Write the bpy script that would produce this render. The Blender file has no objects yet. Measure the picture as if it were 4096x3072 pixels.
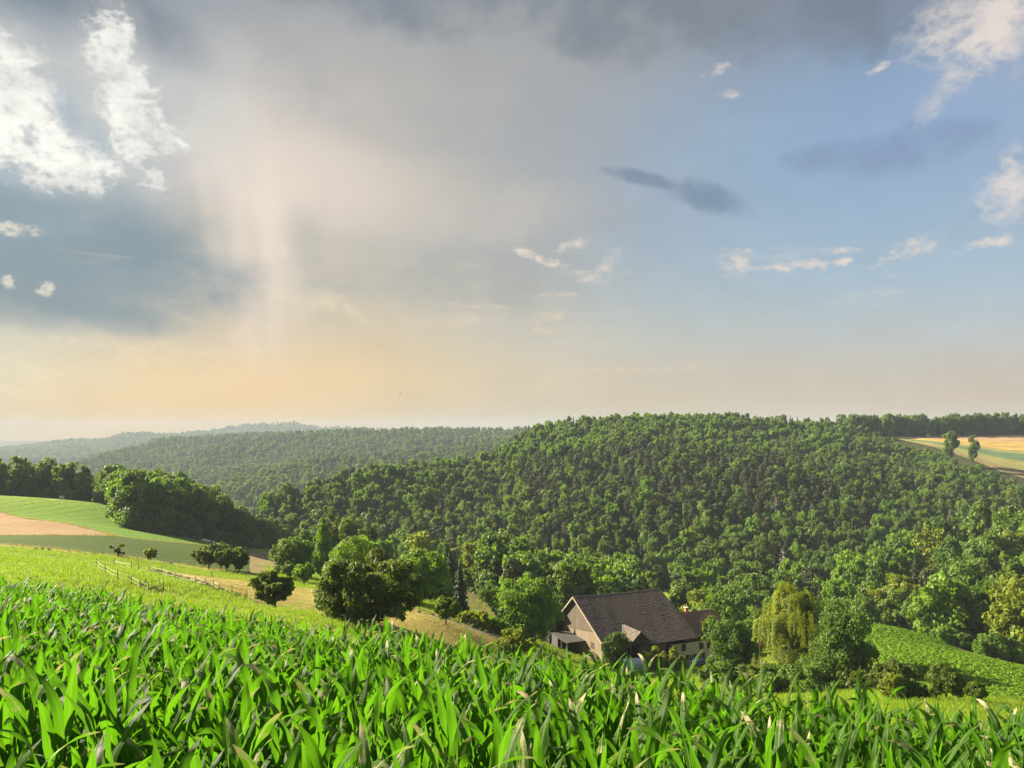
import bpy, math, random
import numpy as np
from mathutils import Vector, Matrix, Quaternion

sc = bpy.context.scene
COL = sc.collection
R = math.radians

# ------------------------------------------------------------------ camera
F = 1024 * 28.0 / 36.0          # focal length in pixels of the 1024 wide picture
V0 = 432.0                      # row of the true horizon
cam_d = bpy.data.cameras.new('camera')
cam_d.lens = 28.0
cam_d.sensor_width = 36.0
cam_d.shift_y = (V0 - 384.0) / 1024.0
cam_d.clip_start = 0.1
cam_d.clip_end = 30000
cam = bpy.data.objects.new('camera', cam_d)
COL.objects.link(cam)
cam.location = (0, 0, 0)
cam.rotation_euler = (R(90), 0, 0)
sc.camera = cam

# ------------------------------------------------------------------ view and render
EXPOSURE = 2.0
sc.view_settings.view_transform = 'Standard'
sc.view_settings.look = 'None'
sc.view_settings.gamma = 1.0
sc.view_settings.use_curve_mapping = False
sc.view_settings.exposure = EXPOSURE
sc.render.engine = 'CYCLES'
cy = sc.cycles
cy.use_denoising = True
cy.max_bounces = 7
cy.diffuse_bounces = 3
cy.glossy_bounces = 2
cy.transmission_bounces = 4
cy.transparent_max_bounces = 4
cy.volume_bounces = 0
cy.use_adaptive_sampling = True
cy.adaptive_threshold = 0.012

# ------------------------------------------------------------------ sun
SUN_AZ, SUN_EL = R(-68), R(25)
sun_dir = Vector((math.sin(SUN_AZ) * math.cos(SUN_EL), math.cos(SUN_AZ) * math.cos(SUN_EL), math.sin(SUN_EL)))
sd = bpy.data.lights.new('sun', 'SUN')
sd.energy = 5.0
sd.angle = R(0.6)
sd.color = (1.0, 0.87, 0.66)
sun = bpy.data.objects.new('sun', sd)
COL.objects.link(sun)
sun.rotation_euler = sun_dir.to_track_quat('Z', 'Y').to_euler()


# ------------------------------------------------------------------ node helper
class G:
    def __init__(s, nt):
        s.nt = nt
        s.n = nt.nodes
        s.l = nt.links

    def node(s, t, **kw):
        nd = s.n.new(t)
        for k, v in kw.items():
            setattr(nd, k, v)
        return nd

    def put(s, sock, v):
        if isinstance(v, bpy.types.NodeSocket):
            s.l.new(v, sock)
        else:
            if isinstance(v, (tuple, list)) and len(v) == 3 and sock.type == 'RGBA':
                v = (*v, 1.0)
            sock.default_value = v

    def m(s, op, a, b=None, c=None, clamp=False):
        nd = s.node('ShaderNodeMath', operation=op, use_clamp=clamp)
        for i, v in enumerate((a, b, c)):
            if v is not None:
                s.put(nd.inputs[i], v)
        return nd.outputs[0]

    def add(s, a, b): return s.m('ADD', a, b)
    def sub(s, a, b): return s.m('SUBTRACT', a, b)
    def mul(s, a, b): return s.m('MULTIPLY', a, b)

    def step(s, x, lo, hi, smooth=True):
        nd = s.node('ShaderNodeMapRange', interpolation_type='SMOOTHSTEP' if smooth else 'LINEAR')
        s.put(nd.inputs[0], x)
        nd.inputs[1].default_value = lo
        nd.inputs[2].default_value = hi
        return nd.outputs[0]

    def ramp(s, fac, stops, interp='LINEAR'):
        nd = s.node('ShaderNodeValToRGB')
        cr = nd.color_ramp
        cr.interpolation = interp
        while len(cr.elements) < len(stops):
            cr.elements.new(0.5)
        for e, (p, c) in zip(cr.elements, stops):
            e.position = p
        for e, (p, c) in zip(cr.elements, stops):
            e.color = (*c[:3], 1.0)
        s.put(nd.inputs[0], fac)
        return nd.outputs[0]

    def mix(s, f, a, b, blend='MIX'):
        nd = s.node('ShaderNodeMix', data_type='RGBA', blend_type=blend)
        s.put(nd.inputs[0], f)
        s.put(nd.inputs[6], a)
        s.put(nd.inputs[7], b)
        return nd.outputs[2]

    def noise(s, vec, scale, detail=3.0, rough=0.5, dist=0.0):
        nd = s.node('ShaderNodeTexNoise')
        if vec is not None:
            s.put(nd.inputs['Vector'], vec)
        nd.inputs['Scale'].default_value = scale
        nd.inputs['Detail'].default_value = detail
        nd.inputs['Roughness'].default_value = rough
        nd.inputs['Distortion'].default_value = dist
        return nd.outputs[0]

    def vscale(s, vec, sc3, off=(0, 0, 0)):
        nd = s.node('ShaderNodeMapping')
        s.put(nd.inputs[0], vec)
        nd.inputs['Scale'].default_value = sc3
        nd.inputs['Location'].default_value = off
        return nd.outputs[0]

    def attr(s, name):
        nd = s.node('ShaderNodeAttribute', attribute_name=name)
        return nd


def lin(c):
    c = np.asarray(c, float) / 255.0
    return np.where(c <= 0.04045, c / 12.92, ((c + 0.055) / 1.055) ** 2.4)


# ------------------------------------------------------------------ sky
TU = np.array([0, 128, 256, 384, 512, 640, 768, 896, 1024], float)
TV = np.array([0, 64, 128, 192, 256, 300, 340, 384, 430], float)
SKY = np.array([
 [(118,132,145),(124,136,148),(150,155,160),(160,163,165),(158,160,163),(148,150,155),(132,136,146),(120,129,145),(142,152,170)],
 [(200,200,197),(186,187,187),(188,183,178),(190,183,174),(170,169,167),(158,162,168),(142,158,180),(134,160,192),(150,170,195)],
 [(165,178,185),(182,187,187),(208,200,189),(198,190,179),(173,172,170),(150,165,182),(143,169,195),(141,168,199),(146,171,200)],
 [(130,150,160),(158,167,172),(230,214,198),(208,196,180),(178,177,172),(156,169,184),(146,170,194),(147,172,199),(153,176,200)],
 [(124,146,155),(138,153,161),(206,195,177),(188,182,169),(174,173,168),(158,174,188),(158,180,197),(157,181,200),(162,184,200)],
 [(120,141,149),(146,157,161),(206,192,171),(197,187,168),(188,186,176),(172,184,190),(170,187,196),(170,187,198),(174,188,197)],
 [(216,207,184),(200,189,168),(214,193,162),(214,195,162),(201,192,173),(188,190,183),(184,188,185),(185,188,186),(186,187,184)],
 [(222,210,180),(231,206,158),(238,202,147),(226,200,155),(210,194,165),(202,189,168),(199,186,166),(198,185,167),(196,183,167)],
 [(222,192,140),(232,191,128),(232,195,138),(222,197,156),(212,194,166),(206,188,161),(203,184,157),(200,181,156),(198,179,155)]], float)
SKYS = 1.0 / (2.0 ** EXPOSURE)       # the sky is dimmer by as much as the exposure lifts it


def sky_at(az, el):
    """colour wanted at a world direction (radians), carried on smoothly beyond the part in view"""
    a = min(max(az, R(-33)), R(33))
    u = 512 + F * math.tan(a)
    v = V0 - F * math.tan(min(el, R(60))) / math.cos(a)
    v = min(max(v, 0), 430)
    i = min(int(np.searchsorted(TU, min(max(u, 0.01), 1024), 'left')) - 1, 7)
    j = min(max(int(np.searchsorted(TV, v, 'left')) - 1, 0), 7)
    fu = (min(max(u, 0), 1024) - TU[i]) / (TU[i + 1] - TU[i])
    fv = (v - TV[j]) / (TV[j + 1] - TV[j])
    L = lin(SKY)
    c = (L[j, i] * (1 - fu) + L[j, i + 1] * fu) * (1 - fv) + (L[j + 1, i] * (1 - fu) + L[j + 1, i + 1] * fu) * fv
    out = abs(az) - R(33)
    if out > 0:
        far = lin((222, 212, 190)) if az < 0 else lin((160, 180, 200))
        k = min(1, out / R(40))
        back = lin((165, 178, 192))
        k2 = min(1, max(0, abs(az) - R(75)) / R(60))
        c = c * (1 - k) + (far * (1 - k2) + back * k2) * k
    if el > R(30):
        k = min(1, (el - R(30)) / R(40))
        c = c * (1 - k) + lin((140, 148, 158)) * k
    return c * SKYS


def build_sky():
    w = bpy.data.worlds.new('World')
    sc.world = w
    w.use_nodes = True
    g = G(w.node_tree)
    g.n.clear()
    tc = g.node('ShaderNodeTexCoord')
    d = tc.outputs['Generated']
    sx = g.node('ShaderNodeSeparateXYZ')
    g.put(sx.inputs[0], d)
    az0 = g.m('ARCTAN2', sx.outputs[0], sx.outputs[1])
    el0 = g.m('ARCSINE', sx.outputs[2])
    n1 = g.noise(d, 4.0, 4, 0.55)
    n2 = g.noise(g.vscale(d, (1, 1, 2.2), (3.1, 1.7, 0.4)), 7.0, 6, 0.6)
    n3 = g.noise(g.vscale(d, (1, 1, 1.4), (7.7, 2.2, 5.0)), 17.0, 8, 0.62)
    az = g.add(az0, g.mul(g.sub(n1, 0.5), 0.10))
    el = g.add(el0, g.add(g.mul(g.sub(n2, 0.5), 0.05), g.mul(g.sub(n3, 0.5), 0.012)))
    fac = g.m('MULTIPLY_ADD', az, 1 / (2 * math.pi), 0.5)
    azs = [-180, -130, -95, -70, -50, -40] + list(np.linspace(-33, 33, 18)) + [40, 50, 70, 95, 130, 180]
    els = [0, 2, 4, 6, 8, 10, 13, 16, 19, 22, 25, 28, 34, 50, 80]
    col = None
    for k, e in enumerate(els):
        stops = [((a + 180) / 360.0, sky_at(R(a), R(e))) for a in azs]
        c = g.ramp(fac, stops)
        col = c if col is None else g.mix(g.step(el, R(els[k - 1]), R(e), False), col, c)
    # fine structure of the veil: streaks and billows
    bill = g.m('MULTIPLY_ADD', g.sub(n2, 0.5), 0.22, 1.0)
    bill = g.m('MULTIPLY_ADD', g.sub(n3, 0.5), 0.16, bill)
    col = g.mix(1.0, col, bill, 'MULTIPLY')

    def blob(u, v, ru, rv, rot=0.0):
        ac = math.atan((u - 512) / F)
        ec = math.atan((V0 - v) / F * math.cos(ac))
        ra, rb = ru / F * math.cos(ac) ** 1.3, rv / F * math.cos(ac)
        c, s_ = math.cos(R(rot)), -math.sin(R(rot))
        dx, dy = g.sub(az0, ac), g.sub(el0, ec)
        x = g.m('MULTIPLY_ADD', dx, c / ra, g.mul(dy, s_ / ra))
        y = g.m('MULTIPLY_ADD', dx, -s_ / rb, g.mul(dy, c / rb))
        return g.m('MULTIPLY_ADD', g.mul(x, x), -1.0, g.m('MULTIPLY_ADD', g.mul(y, y), -1.0, 1.0))

    def union(bl):
        r = None
        for b in bl:
            x = blob(*b)
            r = x if r is None else g.m('MAXIMUM', r, x)
        return r

    nf = g.noise(g.vscale(d, (1, 1, 1.5), (1.3, 8.2, 2.6)), 30.0, 9, 0.62, 0.15)
    nm = g.noise(g.vscale(d, (1, 1, 1.2), (5.3, 0.2, 9.6)), 11.0, 4, 0.55)
    nt = g.noise(g.vscale(d, (1, 1, 1.6), (4.3, 6.2, 1.6)), 80.0, 6, 0.62, 0.1)
    tiny = g.m('MULTIPLY_ADD', g.sub(nt, 0.5), 4.6, g.mul(g.sub(nf, 0.5), 3.0))
    rag = g.m('MULTIPLY_ADD', g.sub(nf, 0.5), 6.0, g.mul(g.sub(nm, 0.5), 4.0))
    soft = g.m('MULTIPLY_ADD', g.sub(nm, 0.5), 3.4, g.mul(g.sub(nf, 0.5), 1.4))

    def lay(col, blobs, rgb, lo, hi, noise, strength=1.0, rgb2=None):
        mk = g.step(g.add(union(blobs), noise), lo, hi)
        if strength != 1.0:
            mk = g.mul(mk, strength)
        c = tuple(lin(rgb) * SKYS)
        if rgb2 is not None:
            c = g.mix(g.step(g.add(g.mul(nf, 0.45), g.mul(nm, 0.55)), 0.36, 0.58), tuple(lin(rgb2) * SKYS), c)
        return g.mix(mk, col, c)

    # rain veil hanging in the middle and the light falling through it
    col = lay(col, [(470, 40, 210, 150), (520, 190, 130, 120)], (160, 162, 163), -0.6, 1.5, soft, 0.55)
    col = lay(col, [(290, 172, 105, 44, 4), (262, 240, 44, 130, -6)], (240, 222, 204), -0.9, 1.8, g.mul(soft, 0.7), 0.6)
    col = lay(col, [(420, 200, 160, 40, 3)], (214, 202, 186), -0.6, 1.5, soft, 0.5)
    col = lay(col, [(304, 236, 16, 40, -6), (200, 240, 40, 60)], (168, 168, 162), -0.6, 1.5, soft, 0.45)
    col = lay(col, [(240, 265, 15, 110, -8), (272, 250, 13, 110, -3), (216, 250, 10, 85, -11)], (244, 226, 204), -0.8, 1.7, g.mul(soft, 0.4), 0.30)
    col = lay(col, [(256, 285, 10, 80, -6), (318, 255, 16, 70, 3)], (188, 180, 166), -0.8, 1.7, g.mul(soft, 0.4), 0.25)
    # dark underside of the shower cloud, upper edge of the view and beyond
    col = lay(col, [(700, -12, 200, 66), (850, -8, 90, 58), (450, -40, 300, 60), (70, -6, 150, 34, 8), (170, 40, 70, 30, 30)], (116, 124, 135), -0.2, 1.2, soft, 0.75)
    # slate cloud bank low on the sun's side
    col = lay(col, [(30, 285, 130, 42, 5), (110, 312, 90, 22, 6), (20, 205, 120, 22), (120, 250, 100, 50), (190, 285, 80, 40), (55, 300, 90, 22)], (112, 134, 146), -0.5, 1.35, g.mul(soft, 0.8), 0.85)
    col = lay(col, [(420, 285, 150, 22, 2), (520, 285, 60, 16)], (168, 168, 162), -0.4, 1.4, soft, 0.55)
    # blue-grey lenses in the clear part
    col = lay(col, [(716, 200, 62, 19, 17), (645, 179, 52, 9, 15)], (114, 133, 156), 0.0, 0.9, g.mul(soft, 0.7), 0.8)
    col = lay(col, [(808, 160, 44, 17, -6), (895, 148, 80, 26, -4)], (126, 145, 176), -0.3, 1.4, soft, 0.85)
    # sunlit cumulus
    bil = g.m('ABSOLUTE', g.sub(nf, 0.5))
    puff = g.m('MULTIPLY_ADD', bil, -5.0, g.m('MULTIPLY_ADD', g.sub(nt, 0.5), 0.9, g.m('MULTIPLY_ADD', g.sub(nm, 0.5), 3.4, 0.30)))
    puff_ = g.m('MULTIPLY_ADD', g.sub(nf, 0.5), 4.2, g.m('MULTIPLY_ADD', g.sub(nt, 0.5), 1.6, g.mul(g.sub(nm, 0.5), 2.6)))
    col = lay(col, [(10, 95, 60, 75), (125, 100, 52, 105, -20), (62, 165, 66, 44, -8), (160, 145, 34, 34), (118, 36, 22, 28), (210, 110, 60, 70)], (214, 212, 204), -0.5, 1.6, soft, 0.6)
    col = lay(col, [(14, 92, 52, 60), (130, 100, 36, 92, -22), (62, 166, 62, 36, -8), (158, 148, 32, 30), (118, 38, 20, 24), (5, 130, 28, 66)],
              (255, 253, 243), 0.0, 0.95, puff, 0.98, (214, 212, 206))
    # blue gaps between the cumulus heads
    col = lay(col, [(68, 112, 15, 40, -30), (98, 138, 14, 26, -20), (8, 180, 18, 16)], (158, 174, 186), 0.0, 1.3, soft, 0.75)
    col = lay(col, [(207, 148, 6, 5), (14, 229, 50, 8, 5), (8, 282, 7, 8, -40), (45, 288, 11, 9), (268, 326, 8, 3)], (228, 217, 198), 0.0, 1.6, tiny, 0.8)
    col = lay(col, [(1000, 14, 92, 56, 5), (1020, 186, 40, 34, -35), (948, 90, 54, 17, -35)], (232, 219, 208), -0.2, 1.7, puff, 0.95, (188, 188, 195))
    col = lay(col, [(910, 250, 38, 11, -18), (736, 262, 24, 14), (800, 266, 34, 6, 3), (843, 262, 11, 5), (570, 246, 18, 6, -12), (610, 262, 20, 10, -45), (590, 279, 22, 8),
                    (716, 71, 13, 5, -15), (729, 94, 16, 4), (878, 69, 15, 4, -20), (525, 253, 14, 5, 20), (549, 262, 22, 5, 15), (990, 243, 30, 7, -10), (840, 250, 20, 4, 5)],
              (236, 219, 201), -0.2, 2.3, tiny, 1.0, (205, 198, 194))
    col = lay(col, [(545, 317, 26, 8, -5), (548, 330, 20, 6), (468, 320, 70, 9, -4), (578, 327, 30, 5, 8), (640, 370, 90, 4), (545, 386, 18, 14), (555, 295, 34, 3.5), (478, 306, 60, 4, 3)],
              (228, 206, 174), 0.0, 2.2, tiny, 0.7)
    col = lay(col, [(110, 345, 90, 9, 4), (70, 378, 70, 16), (30, 392, 50, 12), (150, 362, 60, 7), (250, 350, 80, 8, -5)], (234, 220, 184), 0.0, 2.4, tiny, 0.55)
    col = lay(col, [(165, 352, 50, 16, -10), (100, 386, 46, 18), (60, 396, 50, 16), (210, 380, 60, 20), (330, 300, 22, 14), (352, 312, 24, 8, 30)], (238, 218, 182), 0.1, 1.8, puff, 0.5, (214, 200, 172))
    col = lay(col, [(250, 392, 150, 40), (310, 372, 60, 30)], (238, 204, 152), -0.8, 1.6, soft, 0.45)
    # thin high streaks
    stk = g.noise(g.vscale(d, (2.2, 2.2, 14.0), (2.0, 5.0, 1.0)), 5.0, 6, 0.6, 0.8)
    col = g.mix(g.mul(g.step(stk, 0.55, 0.80), g.mul(g.step(el0, R(1), R(4)), g.mul(g.m('SUBTRACT', 1.0, g.step(el0, R(9), R(17))), 0.30))), col, tuple(lin((232, 214, 186)) * SKYS))

    nish = g.node('ShaderNodeTexSky', sky_type='NISHITA')
    nish.sun_disc = False
    nish.sun_elevation = SUN_EL
    nish.sun_rotation = SUN_AZ
    nish.air_density = 1.2
    nish.dust_density = 2.0
    sky = g.mix(0.03, g.mix(1.0, col, (10, 10, 10), 'MULTIPLY'), nish.outputs[0])
    bg = g.node('ShaderNodeBackground')
    g.put(bg.inputs[0], sky)
    bg.inputs[1].default_value = 0.1
    out = g.node('ShaderNodeOutputWorld')
    g.l.new(bg.outputs[0], out.inputs[0])


build_sky()

# ------------------------------------------------------------------ mesh helpers
def link(o, parent=None):
    COL.objects.link(o)
    if parent is not None:
        o.parent = parent
    return o


def mesh_np(name, V, F4=None, F3=None, mats=(), mat_idx=None, smooth=False, fattr=None, uv=None):
    me = bpy.data.meshes.new(name)
    V = np.asarray(V, np.float32).reshape(-1, 3)
    loops, sizes = [], []
    if F4 is not None and len(F4):
        F4 = np.asarray(F4, np.int32)
        loops.append(F4.ravel()); sizes.append(np.full(len(F4), 4, np.int32))
    if F3 is not None and len(F3):
        F3 = np.asarray(F3, np.int32)
        loops.append(F3.ravel()); sizes.append(np.full(len(F3), 3, np.int32))
    loops = np.concatenate(loops); sizes = np.concatenate(sizes)
    me.vertices.add(len(V)); me.vertices.foreach_set('co', V.ravel())
    me.loops.add(len(loops)); me.loops.foreach_set('vertex_index', loops)
    me.polygons.add(len(sizes))
    st = np.concatenate(([0], np.cumsum(sizes)[:-1])).astype(np.int32)
    me.polygons.foreach_set('loop_start', st)
    me.polygons.foreach_set('loop_total', sizes)
    for m_ in mats:
        me.materials.append(m_)
    if mat_idx is not None:
        me.polygons.foreach_set('material_index', np.asarray(mat_idx, np.int32))
    me.polygons.foreach_set('use_smooth', np.full(len(sizes), smooth, bool))
    if fattr:
        for k, a in fattr.items():
            at = me.attributes.new(k, 'FLOAT', 'FACE')
            at.data.foreach_set('value', np.asarray(a, np.float32))
    if uv is not None:                      # per vertex uv
        ul = me.uv_layers.new(name='UVMap')
        ul.data.foreach_set('uv', np.asarray(uv, np.float32)[loops].ravel())
    me.update(calc_edges=True)
    me.validate()
    return me


class MB:
    """collects simple shapes into one mesh"""
    def __init__(s): s.v = []; s.f = []; s.t = []; s.n = 0
    def raw(s, V, Fs, tint=0.5):
        V = [tuple(map(float, p)) for p in V]
        s.f += [tuple(i + s.n for i in f) for f in Fs]
        s.t += [tint] * len(Fs)
        s.v += V; s.n += len(V)
        return s
    def hexa(s, p, tint=0.5):
        """8 corners: bottom ring 0-3, top ring 4-7"""
        return s.raw(p, [(3, 2, 1, 0), (4, 5, 6, 7), (0, 1, 5, 4), (1, 2, 6, 5), (2, 3, 7, 6), (3, 0, 4, 7)], tint)
    def box(s, x0, x1, y0, y1, z0, z1, tf=None, tint=0.5):
        p = [(x0, y0, z0), (x1, y0, z0), (x1, y1, z0), (x0, y1, z0), (x0, y0, z1), (x1, y0, z1), (x1, y1, z1), (x0, y1, z1)]
        if tf: p = [tf(*q) for q in p]
        return s.hexa(p, tint)
    def tube(s, pts, rad, sides=6, cap=True):
        V, Fs = tube_np(pts, rad, sides)
        Fs = [tuple(f) for f in Fs]
        if cap:
            n = len(pts)
            Fs.append(tuple(range(sides - 1, -1, -1))); Fs.append(tuple((n - 1) * sides + i for i in range(sides)))
        return s.raw(V, Fs)
    def build(s, name, mat, parent=None, smooth=False, tint=False):
        me = bpy.data.meshes.new(name)
        me.from_pydata(s.v, [], s.f)
        me.materials.append(mat)
        if smooth: me.polygons.foreach_set('use_smooth', [True] * len(s.f))
        if tint:
            at = me.attributes.new('tint', 'FLOAT', 'FACE'); at.data.foreach_set('value', s.t)
        me.update()
        return link(bpy.data.objects.new(name, me), parent)


def tube_np(pts, rad, sides=6):
    pts = np.asarray(pts, float)
    n = len(pts)
    V = []
    for i in range(n):
        a = pts[max(i - 1, 0)]; b = pts[min(i + 1, n - 1)]
        t = b - a; t /= (np.linalg.norm(t) + 1e-9)
        h = np.array([1.0, 0, 0]) if abs(t[0]) < 0.8 else np.array([0, 1.0, 0])
        x = np.cross(t, h); x /= np.linalg.norm(x); y = np.cross(t, x)
        for k in range(sides):
            an = 2 * math.pi * k / sides
            V.append(pts[i] + rad[i] * (math.cos(an) * x + math.sin(an) * y))
    Fs = []
    for i in range(n - 1):
        for k in range(sides):
            k2 = (k + 1) % sides
            Fs.append((i * sides + k, i * sides + k2, (i + 1) * sides + k2, (i + 1) * sides + k))
    return np.array(V), np.array(Fs, int)


def tag(o, label=None, cat=None, group=None, kind=None):
    if label: o['label'] = label
    if cat: o['category'] = cat
    if group: o['group'] = group
    if kind: o['kind'] = kind
    return o


def empty(name, loc, rz=0.0, scale=1.0):
    o = bpy.data.objects.new(name, None)
    o.empty_display_size = 0.3
    o.location = loc; o.rotation_euler = (0, 0, rz); o.scale = (scale,) * 3
    return link(o)


def P(u, v, Y):
    return np.array(((u - 512) / F * Y, Y, (V0 - v) / F * Y))


def scatter(name, pts, rotz, scl, idx, variants, tilt=None, kind='stuff'):
    """many copies too numerous to count as ONE object (instances of the given variant objects)"""
    pts = np.asarray(pts, np.float32)
    col = bpy.data.collections.new(name + '_kinds')
    for k, vme in enumerate(variants):
        ob = bpy.data.objects.new('kind_%s_%02d' % (name, k), vme)
        col.objects.link(ob)
    me = bpy.data.meshes.new(name)
    me.vertices.add(len(pts)); me.vertices.foreach_set('co', pts.ravel())
    rot = np.zeros((len(pts), 3), np.float32); rot[:, 2] = rotz
    if tilt is not None: rot[:, 0] = tilt[:, 0]; rot[:, 1] = tilt[:, 1]
    a = me.attributes.new('rot', 'FLOAT_VECTOR', 'POINT'); a.data.foreach_set('vector', rot.ravel())
    scl = np.asarray(scl, np.float32)
    if scl.ndim == 1: scl = np.stack([scl] * 3, 1)
    a = me.attributes.new('scl', 'FLOAT_VECTOR', 'POINT'); a.data.foreach_set('vector', scl.ravel())
    a = me.attributes.new('pick', 'INT', 'POINT'); a.data.foreach_set('value', np.asarray(idx, np.int32))
    ob = link(bpy.data.objects.new(name, me))
    ng = bpy.data.node_groups.new(name, 'GeometryNodeTree')
    ng.interface.new_socket('Geometry', in_out='INPUT', socket_type='NodeSocketGeometry')
    ng.interface.new_socket('Geometry', in_out='OUTPUT', socket_type='NodeSocketGeometry')
    N, L = ng.nodes, ng.links
    gi, go = N.new('NodeGroupInput'), N.new('NodeGroupOutput')
    ci = N.new('GeometryNodeCollectionInfo')
    ci.inputs['Collection'].default_value = col
    ci.inputs['Separate Children'].default_value = True
    ci.inputs['Reset Children'].default_value = True
    ip = N.new('GeometryNodeInstanceOnPoints')
    ip.inputs['Pick Instance'].default_value = True
    def na(nm, t):
        n_ = N.new('GeometryNodeInputNamedAttribute'); n_.data_type = t
        n_.inputs['Name'].default_value = nm
        return n_.outputs['Attribute']
    er = N.new('FunctionNodeEulerToRotation')
    L.new(na('rot', 'FLOAT_VECTOR'), er.inputs[0])
    L.new(gi.outputs[0], ip.inputs['Points'])
    L.new(ci.outputs[0], ip.inputs['Instance'])
    L.new(na('pick', 'INT'), ip.inputs['Instance Index'])
    L.new(er.outputs[0], ip.inputs['Rotation'])
    L.new(na('scl', 'FLOAT_VECTOR'), ip.inputs['Scale'])
    L.new(ip.outputs[0], go.inputs[0])
    md = ob.modifiers.new('scatter', 'NODES'); md.node_group = ng
    ob['kind'] = kind
    return ob


# ------------------------------------------------------------------ materials
def new_mat(name):
    m_ = bpy.data.materials.new(name)
    m_.use_nodes = True
    g = G(m_.node_tree)
    g.n.clear()
    out = g.node('ShaderNodeOutputMaterial')
    return m_, g, out


ALB = 0.76                # all surface colours are given for exposure 1.4


def bsdf(g, out, color, rough=0.8, spec=0.2, bump=None, bstr=0.3, bdist=0.05, metallic=0.0):
    b = g.node('ShaderNodeBsdfPrincipled')
    color = g.mix(1.0, color, (ALB, ALB, ALB), 'MULTIPLY')
    g.put(b.inputs['Base Color'], color)
    g.put(b.inputs['Roughness'], rough)
    b.inputs['Specular IOR Level'].default_value = spec
    b.inputs['Metallic'].default_value = metallic
    if bump is not None:
        bn = g.node('ShaderNodeBump')
        bn.inputs['Strength'].default_value = bstr
        bn.inputs['Distance'].default_value = bdist
        g.put(bn.inputs['Height'], bump)
        g.l.new(bn.outputs[0], b.inputs['Normal'])
    g.l.new(b.outputs[0], out.inputs[0])
    return b


def leaf_mat(name, c1, c2, trans, tmix=0.4, gloss=0.25, rough=0.5):
    """two hues chosen tree by tree, shade varied leaf by leaf, light let through"""
    m_, g, out = new_mat(name)
    oi = g.node('ShaderNodeObjectInfo')
    tint = g.attr('tint').outputs['Fac']
    f = g.m('MULTIPLY_ADD', g.sub(tint, 0.5), 0.5, oi.outputs['Random'], clamp=True)
    c = g.mix(f, c1, c2)
    br = g.m('MULTIPLY_ADD', tint, 0.8 * ALB, 0.6 * ALB)
    c = g.mix(1.0, c, br, 'MULTIPLY')
    b = g.node('ShaderNodeBsdfPrincipled')
    g.put(b.inputs['Base Color'], c)
    b.inputs['Roughness'].default_value = rough
    b.inputs['Specular IOR Level'].default_value = gloss
    t = g.node('ShaderNodeBsdfTranslucent')
    g.put(t.inputs[0], g.mix(1.0, trans, br, 'MULTIPLY'))
    ms = g.node('ShaderNodeMixShader')
    ms.inputs[0].default_value = tmix
    g.l.new(b.outputs[0], ms.inputs[1]); g.l.new(t.outputs[0], ms.inputs[2])
    g.l.new(ms.outputs[0], out.inputs[0])
    return m_


M = {}
M['broad'] = leaf_mat('broadleaf_foliage', (0.078, 0.158, 0.024), (0.140, 0.215, 0.028), (0.23, 0.38, 0.022), 0.38)
M['broad_bright'] = leaf_mat('bright_foliage', (0.13, 0.25, 0.022), (0.17, 0.28, 0.024), (0.30, 0.52, 0.015))
M['broad_dark'] = leaf_mat('dark_foliage', (0.074, 0.120, 0.016), (0.104, 0.150, 0.018), (0.20, 0.29, 0.014), 0.36)
M['yellow'] = leaf_mat('yellow_green_foliage', (0.20, 0.25, 0.02), (0.17, 0.235, 0.02), (0.42, 0.48, 0.02))
M['pine'] = leaf_mat('pine_needles', (0.092, 0.126, 0.042), (0.130, 0.150, 0.052), (0.13, 0.18, 0.03), 0.25)
M['spruce'] = leaf_mat('spruce_needles', (0.038, 0.068, 0.027), (0.061, 0.092, 0.030), (0.068, 0.108, 0.020), 0.22)


def bark_mat(name, c1, c2, scale=6.0):
    m_, g, out = new_mat(name)
    tc = g.node('ShaderNodeTexCoord').outputs['Object']
    n_ = g.noise(g.vscale(tc, (1, 1, 0.25)), scale, 4, 0.6)
    bsdf(g, out, g.mix(g.step(n_, 0.3, 0.7), c1, c2), 0.9, 0.1, n_, 0.6, 0.03)
    return m_
M['bark'] = bark_mat('bark', (0.05, 0.038, 0.027), (0.12, 0.095, 0.07))
M['bark_pine'] = bark_mat('pine_bark', (0.12, 0.075, 0.05), (0.24, 0.15, 0.10))
M['bark_birch'] = bark_mat('birch_bark', (0.35, 0.32, 0.28), (0.12, 0.10, 0.09))
M['bark_dead'] = bark_mat('bleached_wood', (0.30, 0.27, 0.25), (0.20, 0.17, 0.15))


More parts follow.
